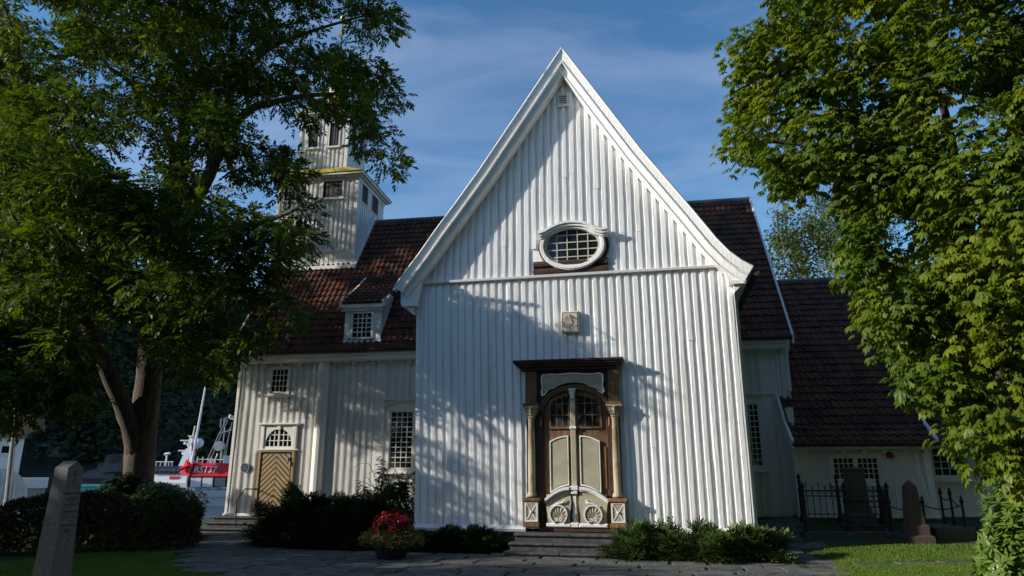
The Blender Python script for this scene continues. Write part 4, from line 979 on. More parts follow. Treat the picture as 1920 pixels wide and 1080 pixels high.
def twig_path(a, b, sag=.12, n=5):
    a = np.array(a, float); b = np.array(b, float); d = b-a; L = np.linalg.norm(d); o = RG.normal(size=3)*L*.07
    return [a + d*t + o*math.sin(math.pi*t) + np.array([0, 0, 1])*L*sag*math.sin(math.pi*t) for t in np.linspace(0, 1, n)]
def poly_to_clumps(poly, holes, n, depth, zmin=1.9, reject=None, marg=20):
    """branch ends inside a crown: points of a volume whose outline follows the crown seen in the photograph"""
    poly = np.array(poly, float); lo, hi = poly.min(0), poly.max(0); out = []
    while len(out) < n:
        px, py = RG.uniform(lo[0], hi[0]), RG.uniform(lo[1], hi[1])
        qx = px + marg*np.array([0, 1, .7, 0, -.7, -1, -.7, 0, .7]); qy = py + marg*np.array([0, 0, .7, 1, .7, 0, -.7, -1, -.7])
        if not inpoly(qx, qy, poly).all() or any(inpoly(qx, qy, h).any() for h in holes): continue
        Y = depth(px, py); p = atY(px, py, Y)
        if p[2] < zmin or (reject and reject(p)): continue
        out.append(p)
    return np.array(out)
def limbs_mesh(limbs, clumps, name, m, parent, twig_r=.022, conn=True, far=6.0):
    mb = MB(); nodes = []
    for pts, r0, r1 in limbs:
        pts = [np.array(p, float) for p in pts]; fine = []
        for i in range(len(pts)-1):
            p0, p1, p2, p3 = pts[max(i-1, 0)], pts[i], pts[i+1], pts[min(i+2, len(pts)-1)]
            for t in np.linspace(0, 1, 6)[:-1]:
                fine.append(.5*((2*p1) + (p2-p0)*t + (2*p0-5*p1+4*p2-p3)*t*t + (3*p1-p0-3*p2+p3)*t**3))
        fine.append(pts[-1]); k = len(fine); rr = [r0 + (r1-r0)*(i/(k-1))**.8 for i in range(k)]
        mb.tube(fine, rr, 10 if r0 > .12 else 7, wob=.07)
        nodes += [(f, r) for f, r in zip(fine, rr)]
    if conn and len(clumps):
        tb = mb; NP = np.array([f for f, _ in nodes]); NR = np.array([r for _, r in nodes])
        order = np.argsort([np.min(np.linalg.norm(NP-c, axis=1)) for c in clumps])
        for i in order:
            c = clumps[i]; d = np.linalg.norm(NP-c, axis=1) + 1.3*np.maximum(0, NP[:, 2]-c[2]); k = int(np.argmin(d)); L = np.linalg.norm(NP[k]-c)
            if L > far: continue
            r0 = min(NR[k]*.8, twig_r*(.55 + .35*L)); p = twig_path(NP[k], c); rr = list(np.linspace(r0, .006, len(p)))
            tb.tube(p, rr, 4, cap=False); NP = np.vstack([NP, p[2:4]]); NR = np.append(NR, rr[2:4])
    return mb.build(name, m, parent, smooth=True)

# ------------------------------------------------------------------ the ash on the left
ASH = [(-60, -60), (748, -60), (758, 10), (776, 42), (745, 72), (712, 62), (690, 75), (722, 112), (752, 140), (776, 185), (748, 212), (722, 250), (764, 288), (742, 340), (708, 322), (690, 275), (655, 285), (640, 300), (655, 330), (625, 335), (600, 300),
       (565, 318), (600, 345), (590, 385), (606, 425), (588, 470), (572, 492), (548, 520), (570, 560), (540, 612), (498, 640), (466, 690), (440, 742), (400, 720), (372, 770), (345, 750), (330, 690), (300, 660), (262, 600), (225, 600), (180, 612), (186, 640), (175, 700), (150, 780), (95, 760), (40, 800), (-60, 800)]
ASH_H = [[(572, 250), (636, 246), (640, 275), (565, 300)], [(632, 352), (800, 352), (800, 520), (620, 520), (636, 440)], [(160, 705), (176, 625), (205, 600), (268, 600), (275, 800), (235, 825)], [(305, 700), (345, 700), (345, 800), (305, 800)], [(470, 205), (545, 225), (560, 285), (500, 260), (470, 240)], [(245, 262), (300, 290), (290, 330), (255, 330), (235, 285)], [(620, 200), (650, 205), (650, 285), (615, 290)], [(40, 30), (70, 0), (75, 60)], [(568, 235), (620, 235), (610, 300), (566, 300)], [(600, 10), (650, 20), (655, 70), (625, 70)]]
def ash_depth(px, py):
    if py < 335 and px > 430: return float(np.clip(RG.normal(19.0, 1.3), 17.0, 21.6))
    if px > 430: return float(np.clip(RG.normal(14.8, .9), 13.2, 16.8))
    if px < 175 and py > 560: return float(RG.uniform(14.5, 17))
    return float(np.clip(RG.normal(18.5, 2.6), 13.5, 25))
ash_rej = lambda p: (p[0] > -9.6 and p[1] > 20.4 - .167*p[0] - .9 and p[2] < 13.5) or (p[0] > -8.6 and p[1] > 21.4)
def pY(px, py, Y): return atY(px, py, Y)
ash = thing('ash_tree', 'large ash tree with two dark stems forking low beside the church', 'tree', (-10.25, 19.6, -.05))
TB = np.array([-10.25, 19.6, -.1])
limbs = [([TB, pY(262, 860, 19.6), pY(272, 780, 19.6), pY(282, 680, 19.5), pY(288, 590, 19.5), pY(298, 500, 19.4), pY(315, 420, 19.2), pY(335, 330, 19)], 0.43, .25),
         ([pY(258, 850, 19.5), pY(238, 780, 19.2), pY(200, 690, 18.6), pY(165, 610, 18.2), pY(120, 520, 17.8), pY(95, 420, 17.4), pY(60, 300, 17.3)], .29, .10),
         ([pY(300, 500, 19.4), pY(345, 420, 19.2), pY(400, 310, 19.2), pY(425, 240, 19.2), pY(432, 150, 19.4), pY(440, 30, 19.6)], .27, .09),
         ([pY(428, 245, 19.2), pY(470, 205, 19.0), pY(520, 190, 18.9), pY(570, 180, 18.8), pY(640, 175, 18.6)], .16, .05),
         ([pY(570, 180, 18.8), pY(640, 215, 18.6), pY(700, 230, 18.6)], .07, .03),
         ([pY(400, 310, 19.2), pY(395, 200, 19.8), pY(370, 100, 20.2), pY(365, 0, 20.4)], .20, .07),
         ([pY(400, 150, 19.6), pY(370, 90, 18.5), pY(310, 20, 17.6)], .09, .03),
         ([pY(303, 470, 19.3), pY(290, 220, 19.6), pY(330, 330, 19)][0:1] + [pY(325, 300, 19.2), pY(300, 225, 18.6), pY(250, 160, 17.8), pY(210, 130, 17)], .17, .05),
         ([pY(335, 330, 19), pY(345, 240, 19.8), pY(340, 120, 20.5), pY(350, 0, 21)], .26, .08),
         ([pY(432, 170, 19.3), pY(500, 95, 19), pY(580, 60, 18.8), pY(680, 30, 18.6)], .11, .03),
         ([pY(315, 420, 19.2), pY(400, 430, 17.5), pY(480, 420, 15.8), pY(560, 390, 14.8)], .15, .04),
         ([pY(290, 560, 19.5), pY(370, 560, 17.5), pY(450, 560, 15.8), pY(520, 560, 14.9)], .13, .03),
         ([pY(200, 690, 18.6), pY(150, 650, 17), pY(100, 650, 16), pY(60, 690, 15.4)], .12, .03),
         ([pY(120, 520, 17.8), pY(60, 450, 16.5), pY(20, 400, 15.5)], .11, .03),
         ([pY(60, 300, 17.3), pY(40, 130, 17.3), pY(20, 50, 17.3), pY(5, 0, 17.3)], .10, .05)]
cl = poly_to_clumps(ASH, ASH_H, 640, ash_depth, 1.9, ash_rej)
cl = np.vstack([cl, poly_to_clumps([q for q in ASH if q[0] < 460], ASH_H, 120, ash_depth, 1.9, ash_rej)])
# the crown leaves openings through which the sun reaches the front of the church
LIT_A = [(830, 420), (1053, 60), (1420, 480), (1440, 1000), (1200, 1000), (1190, 800), (1000, 800), (1000, 1000), (1195, 1000), (1195, 690), (1010, 598), (860, 545), (775, 525)]
LIT_B = [(775, 745), (985, 790), (1140, 800), (1190, 1000), (985, 1000), (775, 905)]
def throws_on(p):
    sd = np.array(SD); t = ((p - F.o) @ F.v)/(sd @ F.v); q = p - sd*t; d = q - EYE
    f0 = d[1]*math.cos(PITCH) + d[2]*math.sin(PITCH); u0 = -d[1]*math.sin(PITCH) + d[2]*math.cos(PITCH)
    return 960 + FPX*d[0]/f0, 540 - FPX*u0/f0
keep = []
for c in cl:
    a, b = throws_on(c); k = 1.0
    for ox_, oy_ in ((0, 0), (30, 0), (-30, 0), (0, 35), (0, -35)):
        if inpoly([a+ox_], [b+oy_], LIT_A)[0]: k = min(k, .03)
        elif inpoly([a+ox_], [b+oy_], LIT_B)[0]: k = min(k, .22)
    if RG.random() < k: keep.append(c)
cl = np.array(keep)
over = [(590, 212), (622, 200), (655, 205), (690, 220), (548, 352), (572, 395), (548, 425), (578, 452), (545, 470), (528, 330), (682, 268)]
cl = np.vstack([cl, [pY(a, b, RG.uniform(18.2, 19.2)) for a, b in over]])      # sprays that hang across the tower
BAND = [(785, 600), (865, 558), (1010, 612), (1165, 690), (1150, 740), (1000, 742), (880, 735), (785, 715)]  # extra clumps added towards the sun so their shade crosses the front here
add = []; tries = 0
while len(add) < 34 and tries < 6000:
    tries += 1; a, b = RG.uniform(785, 1165), RG.uniform(556, 742)
    if not inpoly([a], [b], BAND)[0]: continue
    u_, z_ = F.p(a, b); q = F.w(u_, 0, z_) + np.array(SD)*RG.uniform(4.5, 10.5); d = q - EYE
    f0 = d[1]*math.cos(PITCH) + d[2]*math.sin(PITCH); qx = 960 + FPX*d[0]/f0; qy = 540 - FPX*(-d[1]*math.sin(PITCH) + d[2]*math.cos(PITCH))/f0
    if qx < 560 and inpoly([qx-18, qx+18, qx, qx], [qy, qy, qy-18, qy+18], ASH).all() and not any(inpoly([qx], [qy], h)[0] for h in ASH_H): add.append(q)
cl = np.vstack([cl, add])
limbs_mesh(limbs, cl, 'trunk', 'bark', ash, .020, far=4.5)
def clump_leaves(cl, per, rad, kind, center, flat=.75, droop=.35, **kw):
    n = len(cl)*per; ci = np.repeat(np.arange(len(cl)), per); rr = RG.uniform(.65, 1.35, len(cl))[ci][:, None]*rad
    d = rnd(n)*(RG.uniform(0, 1, (n, 1))**.45); d[:, 2] *= flat; P = cl[ci] + d*rr
    A = unit(d*1.0 + rnd(n)*.6 + unit(P - center)*.25 + np.array([0, 0, -droop]))
    tint = np.clip(RG.uniform(.15, .85, len(cl))[ci] + RG.normal(0, .16, n), 0, 1)
    return kind(P, A, tint, **kw)
V, T = clump_leaves(cl, 37, .48, pinnate, np.array([-9, 18, 6]))
big = np.array([-10, 18.5, 15.0]) + rnd(330)*(RG.uniform(0, 1, (330, 1))**.4)*np.array([6.0, 5.5, 6.0])     # unseen top of the crown, added to block overhead sky light
def in_view(q):
    d = q - EYE; f0 = d[1]*math.cos(PITCH) + d[2]*math.sin(PITCH); u0 = -d[1]*math.sin(PITCH) + d[2]*math.cos(PITCH)
    return f0 > .1 and abs(d[0]/f0)*FPX < 1000 and u0/f0*FPX < 590
rest = np.array([q for q in big if not in_view(q) and q[2] > 5 and not inpoly([throws_on(q)[0]], [throws_on(q)[1]], LIT_A)[0]])
V2, T2 = clump_leaves(rest, 30, .75, pinnate, np.array([-9, 18, 8]), lf=.24, wd=.11)
bulk('crown', 'ash', np.concatenate([V, V2]), 4, [(0, 1, 2, 3)], np.concatenate([T, T2]), ash)

# ------------------------------------------------------------------ the horse chestnut on the right
CH = [(1405, -60), (1440, 20), (1402, 62), (1348, 92), (1372, 128), (1352, 205), (1366, 232), (1342, 282), (1402, 282), (1432, 305), (1442, 348), (1462, 345), (1478, 292), (1498, 312), (1548, 282), (1552, 300), (1570, 330), (1560, 380), (1590, 420), (1572, 470), (1556, 492), (1600, 520), (1612, 570), (1630, 612), (1662, 640), (1680, 690), (1705, 725), (1745, 735), (1785, 765), (1800, 820), (1850, 850), (1890, 850), (1900, 890), (1990, 890), (1990, -60)]
CH_H = [[(1468, 300), (1545, 290), (1548, 270), (1500, 285)], [(1775, 190), (1795, 185), (1790, 215)]]
def ch_depth(px, py):
    t = (px-1340)/600; y0 = 10.4 - 2.6*t
    return float(y0 + abs(RG.normal(0, 1.0)) if RG.random() < .6 else y0 + RG.uniform(.3, 3.6))
chn = thing('horse_chestnut_tree', 'big sunlit horse chestnut with broad hand shaped leaves hanging in from the right', 'tree', (8.0, 10.6, .05))
TC = np.array([8.0, 10.6, -.1])
cl = poly_to_clumps(CH, CH_H, 250, ch_depth, 1.0, None, 28)
edge = []
Pn = np.array(CH)
for i in range(0, 33):
    a, b = Pn[i], Pn[(i+1) % len(Pn)]
    for t in (.25, .75):
        q = a + (b-a)*t + np.array([34, RG.uniform(-4, 4)]); edge.append(atY(q[0], q[1], ch_depth(q[0], q[1])-.2))
cl = np.vstack([cl, [e for e in edge if e[2] > 1.0]])
limbs = [([TC, (7.95, 10.6, 1.5), (7.8, 10.6, 3), (7.5, 10.7, 5.0), (7.1, 10.7, 7.2), (6.7, 10.8, 9.5)], .42, .14),
         ([(7.8, 10.6, 3.2), (7.0, 10.3, 4.1), (6.2, 10.0, 4.3), (5.5, 9.8, 4.0)], .12, .010), ([(7.6, 10.6, 4.3), (6.6, 10.4, 6.0), (5.3, 10.5, 6.9), (4.2, 10.6, 7.1), (3.7, 10.7, 6.6)], .12, .006),
         ([(7.5, 10.7, 5.2), (6.8, 9.6, 6.6), (6.2, 8.9, 7.2), (5.6, 8.6, 7.0)], .11, .008), ([(7.3, 10.7, 6.2), (6.2, 11.3, 8.0), (5.0, 11.4, 9.3), (4.5, 11.3, 9.6)], .12, .008), ([(7.9, 10.6, 2.4), (7.0, 9.4, 3.0), (6.3, 8.8, 2.9), (5.9, 8.6, 2.4)], .12, .02),
         ([(7.7, 10.6, 3.6), (8.0, 9.2, 5.0), (7.4, 8.4, 5.5)], .14, .03)]
# the crown goes on unseen above and to the right, added to block sky light
big = np.array([8.8, 10.3, 8.0]) + rnd(620)*(RG.uniform(0, 1, (620, 1))**.4)*np.array([4.6, 4.2, 6.6])
def in_view(q):
    d = q - EYE; f0 = d[1]*math.cos(PITCH) + d[2]*math.sin(PITCH); u0 = -d[1]*math.sin(PITCH) + d[2]*math.cos(PITCH)
    return f0 > .1 and abs(d[0]/f0)*FPX < 1030 and abs(u0/f0)*FPX < 610
rest = np.array([q for q in big if not in_view(q) and q[2] > 2.2 and q[1] < 15])
limbs_mesh(limbs, cl, 'trunk', 'bark', chn, .018, far=4.0)
V, T = clump_leaves(cl, 60, .43, palmate, np.array([8, 10.6, 4.5]), flat=.85, droop=.30)
yl = atY(1595, 50, 9.4); near_y = np.exp(-np.sum((V[:, 0]-yl)**2, 1)/.35); T = np.clip(T*.80 + near_y*.5 + (RG.random(len(T)) < .012)*.3, 0, 1)
V2, T2 = clump_leaves(rest, 26, .8, palmate, np.array([8, 10.6, 4.5]), flat=.85, droop=.30, R=.24)
bulk('crown', 'chestnut', np.concatenate([V, V2]), 5, PALM, np.concatenate([T, T2*.8]), chn)
fr = MB(); pk_ = cl[RG.choice(len(cl), 46, False)]
for c in pk_:
    c = c + RG.normal(0, .22, 3); fr.lathe(c[0], c[1], [(.004, c[2]-.034), (.022, c[2]-.02), (.028, c[2]), (.020, c[2]+.018), (.004, c[2]+.028)], 6)
o = fr.build('fruit', 'trail', chn); o['kind'] = 'stuff'

# ------------------------------------------------------------------ trees behind, and the ones left of the view that shade the churchyard
def simple_tree(name, label, base_p, trunk_h, cc, rad, n, per, crad, m, group=None, r=.2, leafL=.2, leafW=.09, limbs=None):
    t = thing(name, label, 'tree', base_p, 0, group); c0 = np.array(cc, float); rad = np.array(rad, float)
    d = rnd(n)*(RG.uniform(0, 1, (n, 1))**.4); cl = c0 + d*rad*(1 + .18*np.sin(d[:, :1]*5 + d[:, 2:]*4))
    b = np.array(base_p, float); lm = [([b, b + (c0-b)*.35 + RG.normal(0, .15, 3), b + (c0-b)*.7 + RG.normal(0, .15, 3), c0 + np.array([0, 0, rad[2]*.6])], r, r*.25)]
    for k in range(6):
        g = 2*math.pi*k/6 + .4; s0 = b + (c0-b)*RG.uniform(.55, .95); lm.append(([s0, s0 + np.array([math.cos(g)*rad[0]*.35, math.sin(g)*rad[1]*.35, rad[2]*.25]), s0 + np.array([math.cos(g)*rad[0]*.7, math.sin(g)*rad[1]*.7, rad[2]*.45])], r*.4, r*.08))
    limbs_mesh(lm, cl, 'trunk', 'bark', t, .02, far=3.5)
    k = len(cl)*per; ci = np.repeat(np.arange(len(cl)), per); P = cl[ci] + rnd(k)*crad*(RG.uniform(0, 1, (k, 1))**.5)
    D = unit(rnd(k) + np.array([0, 0, -.3])); V = leaf_quads(P, D, unit(rnd(k) + np.array([0, 0, .8])), RG.uniform(.7, 1.3, k)*leafL, RG.uniform(.7, 1.3, k)*leafW)
    bulk('crown', m, V, 4, [(0, 1, 2, 3)], np.clip(RG.uniform(.1, .9, n)[ci] + RG.normal(0, .15, k), 0, 1), t)
    return t
c = atY(1500, 475, 36); simple_tree('garden_tree', 'pale green open crowned tree rising behind the annex roof', (c[0], 36, 0), 5, c, (2.0, 1.8, 2.6), 95, 60, .55, 'bgleaf', None, .16, .22, .09)
c = atY(1600, 420, 40); simple_tree('garden_tree', 'taller feathery tree half hidden behind the chestnut leaves', (c[0], 40, 0), 6, c, (2.6, 2.2, 4.4), 150, 60, .6, 'bgleaf', None, .2, .22, .09)
gname = 'trees on the left that shade the churchyard'
for (x, y, zc_, rx, ry, rz, n) in ((-20.5, 4.0, 5.2, 3.0, 3.0, 3.4, 120), (-20.5, 8.6, 5.0, 3.0, 2.8, 3.5, 120), (-21, 12.6, 5.1, 2.6, 2.4, 3.3, 110), (-14.5, 9.6, 3.3, 1.9, 1.8, 1.8, 45), (-20, -1.0, 5.6, 3.2, 3.0, 3.6, 110)):  # the small low tree is added, unseen, to darken the left lawn
    simple_tree('unseen_tree', 'round leafy tree standing to the left of the churchyard', (x, y, 0), 2, (x, y, zc_), (rx, ry, rz), n, 70, .75, 'ash', gname, .28, .30, .16)

for (x, y, zc_, rx, rz) in ((-17, -12, 9, 6, 8), (-4, -14, 10, 6.5, 9), (9, -13, 9.5, 6.5, 8.5), (21, -8, 9, 6, 8), (24, 6, 8.5, 5.5, 7.5), (13, -3, 9, 5, 7.5), (27, 15, 8.5, 5.5, 7.5)):  # unseen trees added behind and beside the camera to dim the sky fill
    simple_tree('unseen_tree', 'unseen tall broad tree added outside the view to cut sky light', (x, y, 0), 3, (x, y, zc_), (rx, 5.0, rz), 130, 60, 1.5, 'ash', 'unseen trees added to cut sky light', .4, .75, .5)

# ------------------------------------------------------------------ bushes, pot, hedge
def bush(name, label, cat, c, rad, n, m, kind, group=None, sprigs=0, L=.10, Wd=.03, lump=.25, out=None, core=True):
    """foliage over an uneven mound, thin inside, with stems from the ground"""
    c = np.array(c, float); rad = np.array(rad, float); zb = float(gz(c[0], c[1])) - .03
    t = thing(name, label, cat, (c[0], c[1], zb), 0, group)
    d = rnd(n); d[:, 2] = np.abs(d[:, 2])*1.1 - .1; d = unit(d)
    k = 1 + lump*(np.sin(d[:, 0]*7+c[0]*3)*np.cos(d[:, 1]*6+c[1]) + .6*np.sin(d[:, 2]*11 + d[:, 0]*9)) ; rr = RG.uniform(.45, 1, n)**.35
    P = np.stack([c[0] + d[:, 0]*rad[0]*k*rr, c[1] + d[:, 1]*rad[1]*k*rr, zb + np.maximum(.03, d[:, 2]*rad[2]*k*rr)], 1)
    tint = np.clip(.5 + .28*np.sin(d[:, 0]*9 + 2*c[0])*np.sin(d[:, 1]*8) + RG.normal(0, .2, n), 0, 1)
    if kind == 'needle':      # flat feathery sprays that arch outwards
        A = unit(d*np.array([1, 1, .5]) + rnd(n)*.45 + np.array([0, 0, .05])); V = []; T = []
        Sd = unit(np.cross(A, np.array([0, 0, 1.0]) + rnd(n)*.4)); Nn = np.cross(Sd, A)
        for t_, s_ in ((0, 1), (0, -1), (.3, 1), (.3, -1), (.6, 1), (.6, -1), (.8, 0)):
            V.append(leaf_quads(P + A*L*2.2*t_ - np.array([0, 0, 1])*L*t_*t_*.8, unit(A*(.9 if s_ else 1) + Sd*s_*.8 + rnd(n)*.1), Nn, RG.uniform(.7, 1.2, n)*L, np.full(n, Wd))); T.append(tint)
        V = np.concatenate(V); T = np.concatenate(T)
    else:                     # whorls of oval leaves
        V = []; T = []; ax = unit(d + rnd(n)*.35 + np.array([0, 0, .35])); s0 = unit(np.cross(ax, rnd(n))); s1 = np.cross(ax, s0)
        for q in range(7):
            g = 2*math.pi*q/7 + RG.uniform(0, .5, (n, 1)); D = unit(s0*np.cos(g) + s1*np.sin(g) + ax*RG.uniform(-.15, .5, (n, 1)))
            V.append(leaf_quads(P, D, ax, RG.uniform(.7, 1.25, n)*L, RG.uniform(.8, 1.2, n)*Wd, .12)); T.append(np.clip(tint + RG.normal(0, .1, n), 0, 1))
        V = np.concatenate(V); T = np.concatenate(T)
    bulk('foliage', m, V, 4, [(0, 1, 2, 3)], T, t)
    st = MB(); b0 = np.array([c[0], c[1], zb])
    for q in range(14):
        e = P[RG.integers(n)]; st.tube(twig_path(b0 + RG.normal(0, .1, 3)*np.array([1, 1, 0]), b0 + (e-b0)*.85, .1, 4), [.03, .02, .014, .006], 5, cap=False)
    for q in range(sprigs):
        g = RG.uniform(0, 2*math.pi); p0 = c*np.array([1, 1, 0]) + np.array([math.cos(g)*rad[0]*.4, math.sin(g)*rad[1]*.3, zb+rad[2]*.75]); p1 = p0 + np.array([RG.normal(0, .5), RG.normal(0, .3), RG.uniform(.25, .65)])
        st.tube(twig_path(p0, p1, .3), [.010, .008, .007, .005, .003], 4, cap=False)
    st.build('stem', 'bark', t)
    if sprigs:
        pass
    return t
def gnd(px, py, Y): return atY(px, py, Y)
p = lambda px, Y: atY(px, 900, Y)[0]
bush('yew_bush', 'wide dark spreading yew in front of the tan side door', 'bush', (p(572, 17.6), 17.6, 0), (1.05, 1.0, 1.02), 5200, 'yew', 'needle', None, 0, .11, .030)
bush('yew_bush', 'dark low yew filling the corner left of the flower pot', 'bush', (p(672, 16.9), 17.0, 0), (1.0, .9, .95), 4600, 'yew', 'needle', None, 0, .11, .030)
bush('barberry_bush', 'loose taller shrub with thin arching twigs below the tall nave window', 'bush', (p(735, 18.6), 18.5, 0), (.95, .7, 1.62), 3800, 'yew', 'whorl', None, 26, .07, .03)
bush('ground_cover_shrub', 'low dark shrub strip along the shaded front wall left of the steps', 'bush', (p(866, 15.75), 15.75, 0), (1.05, .42, .42), 3600, 'yew', 'needle', None, 0, .09, .026)
bush('juniper_bush', 'feathery green juniper just right of the stone steps', 'bush', (p(1215, 14.55), 14.6, 0), (.72, .55, .50), 2600, 'juniper', 'needle', None, 0, .12, .030, .34)
bush('juniper_bush', 'feathery green juniper under the right corner of the front wall', 'bush', (p(1345, 14.3), 14.25, 0), (1.15, .6, .47), 4200, 'juniper', 'needle', None, 0, .12, .030, .34)
bush('rhododendron_bush', 'large dark rhododendron hiding the foot of the ash', 'bush', (p(258, 18.6), 18.6, 0), (1.75, 1.2, 1.52), 5200, 'rhodo', 'whorl', None, 0, .13, .045, .17)
bush('rhododendron_bush', 'sunlit rhododendron with sun-brightened oval leaves at the right edge of the lawn', 'bush', (p(1950, 10.2), 10.3, 0), (.95, .8, 1.72), 1500, 'rhodolit', 'whorl', None, 0, .15, .05, .14)
hx = MB()
hd_ = thing('hedge', 'brownish clipped hedge behind the leaning granite gravestone', 'hedge', (-10.2, 15.5, 0))
n = 44000; s_ = RG.uniform(0, 1, n); side = RG.random(n); a0, a1 = np.array([-13.5, 14.4, 0]), np.array([-7.2, 16.6, 0]); dirv = (a1-a0)/np.linalg.norm(a1-a0); nv = np.array([dirv[1], -dirv[0], 0])
hgt = 1.0 + .13*np.sin(s_*11+1) + .07*np.sin(s_*29) + .04*np.sin(s_*61); th_ = RG.uniform(-1, 1, n); zz_ = RG.uniform(0, 1, n)**.7
top = side < .4; off = np.where(top, th_*.5, .5*np.sign(th_)*RG.uniform(.8, 1.06, n)); rnd_ = np.sqrt(np.maximum(0, 1 - (np.abs(off)/.62)**2)); z = np.where(top, hgt*(.62 + .40*rnd_)*RG.uniform(.92, 1.06, n), zz_*hgt*.80); off = off*(1 + .18*np.sin(s_*23 + z*5))
P = a0 + (a1-a0)*s_[:, None] + nv*off[:, None] + np.array([0, 0, 1])*z[:, None]; D = unit(rnd(n) + nv*np.sign(off)[:, None]*.6 + np.array([0, 0, .5]))
bulk('foliage', 'hedge', leaf_quads(P, D, rnd(n), RG.uniform(.05, .11, n), RG.uniform(.025, .045, n)), 4, [(0, 1, 2, 3)], RG.uniform(0, 1, n), hd_)
st = MB()
for q in range(24):
    b_ = a0 + (a1-a0)*(q+.5)/24; st.tube([b_ - np.array([0, 0, .05]), b_ + np.array([.05, .02, .5]), b_ + np.array([RG.normal(0, .1), 0, .95])], [.03, .022, .01], 5)
st.build('stem', 'bark', hd_)

# flower pot
ppx, ppy = p(740, 14.35), 14.35
pot = thing('flower_pot', 'dark round pot of red begonias with yellow green trailing leaves', 'flower pot', (ppx, ppy, .03))
pm = MB(); pm.lathe(ppx, ppy, [(.26, .03), (.30, .10), (.38, .28), (.43, .44), (.45, .46), (.45, .50), (.41, .50), (.39, .44)], 24); pm.build('pot', 'pot', pot, True)
n = 420; d = rnd(n); d[:, 2] = np.abs(d[:, 2]); P = np.array([ppx, ppy, .50]) + d*np.array([.40, .40, .40])*(RG.uniform(.4, 1, (n, 1))**.4)*(1 + .22*np.sin(d[:, :1]*8 + 1)*np.cos(d[:, 1:2]*7)); V = []; T = []
for q in range(6):
    g = 2*math.pi*q/6; ax = unit(d + rnd(n)*.3); s0 = unit(np.cross(ax, np.array([.3, .2, 1.0]))); s1 = np.cross(ax, s0)
    V.append(leaf_quads(P, unit(s0*math.cos(g) + s1*math.sin(g) + ax*.3), ax, np.full(n, .048), np.full(n, .046), .05)); T.append(RG.uniform(0, 1, n))
bulk('flower', 'flower', np.concatenate(V), 4, [(0, 1, 2, 3)], np.concatenate(T), pot)['kind'] = 'stuff'
n = 1500; d = rnd(n); d[:, 2] = np.abs(d[:, 2]); P = np.array([ppx, ppy, .48]) + d*np.array([.40, .40, .36])*(RG.uniform(.3, 1, (n, 1))**.5)
bulk('leaves', 'rhodo', leaf_quads(P, unit(rnd(n) + d), rnd(n), RG.uniform(.05, .09, n), np.full(n, .045)), 4, [(0, 1, 2, 3)], RG.uniform(0, 1, n), pot)
n = 4200; g = RG.uniform(0, 2*math.pi, n); r = RG.uniform(.28, .64, n); P = np.stack([ppx + r*np.cos(g), ppy + r*np.sin(g), .54 - .55*np.maximum(0, r-.40) + RG.uniform(-.14, .07, n)], 1)
bulk('trailing_leaves', 'trail', leaf_quads(P, unit(rnd(n) + np.stack([np.cos(g), np.sin(g), -.2*np.ones(n)], 1)), rnd(n), RG.uniform(.03, .06, n), np.full(n, .016)), 4, [(0, 1, 2, 3)], RG.uniform(0, 1, n), pot)

# lawn: blades of grass
def lawn(n, poly, h, dens=None):
    poly = np.array(poly); lo, hi = poly.min(0), poly.max(0); X = RG.uniform(lo[0], hi[0], n*2); Y = RG.uniform(lo[1], hi[1], n*2)
    k = inpoly(X, Y, poly) & ~inpoly(X, Y, PAVE) & ~((X > 6.3) & (X < 11.6) & (np.abs(Y-(13.70+(X-6.4)*.08)) < .16)); X, Y = X[k][:n], Y[k][:n]
    P = np.stack([X, Y, gz(X, Y)-.004], 1); m = len(X); D = unit(rnd(m)*.45 + np.array([0, 0, 1.0])); return leaf_quads(P, D, rnd(m), RG.uniform(.5, 1.3, m)*h, np.full(m, .010), 0), np.clip(.5 + .3*np.sin(X*2.1)*np.cos(Y*2.7) + RG.normal(0, .22, m), 0, 1)
parts_ = [lawn(120000, [(4.9, 11), (12.5, 11), (13, 15.6), (6.6, 15.6), (6.2, 14.2)], .05), lawn(45000, [(-9.5, 11), (-4, 11), (-5.2, 12.6), (-7, 15), (-8.9, 20), (-9.6, 20)], .05)]
# tufts in the joints of the paving
tx = RG.uniform(-6.5, 6.0, 520); ty = RG.uniform(12.0, 16.0, 520); kk = inpoly(tx, ty, PAVE); tx, ty = np.repeat(tx[kk], 12), np.repeat(ty[kk], 12); m = len(tx)
P = np.stack([tx + RG.normal(0, .07, m), ty + RG.normal(0, .03, m), np.zeros(m)], 1); P[:, 2] = gz(P[:, 0], P[:, 1]) + .02
parts_.append((leaf_quads(P, unit(rnd(m)*.7 + np.array([0, 0, 1])), rnd(m), RG.uniform(.02, .06, m), np.full(m, .009), 0), RG.uniform(.3, 1, m)))
o = bulk('grass', 'grass', np.concatenate([a for a, _ in parts_]), 4, [(0, 1, 2, 3)], np.concatenate([b for _, b in parts_]), None, (0, 0, 0)); o['kind'] = 'stuff'

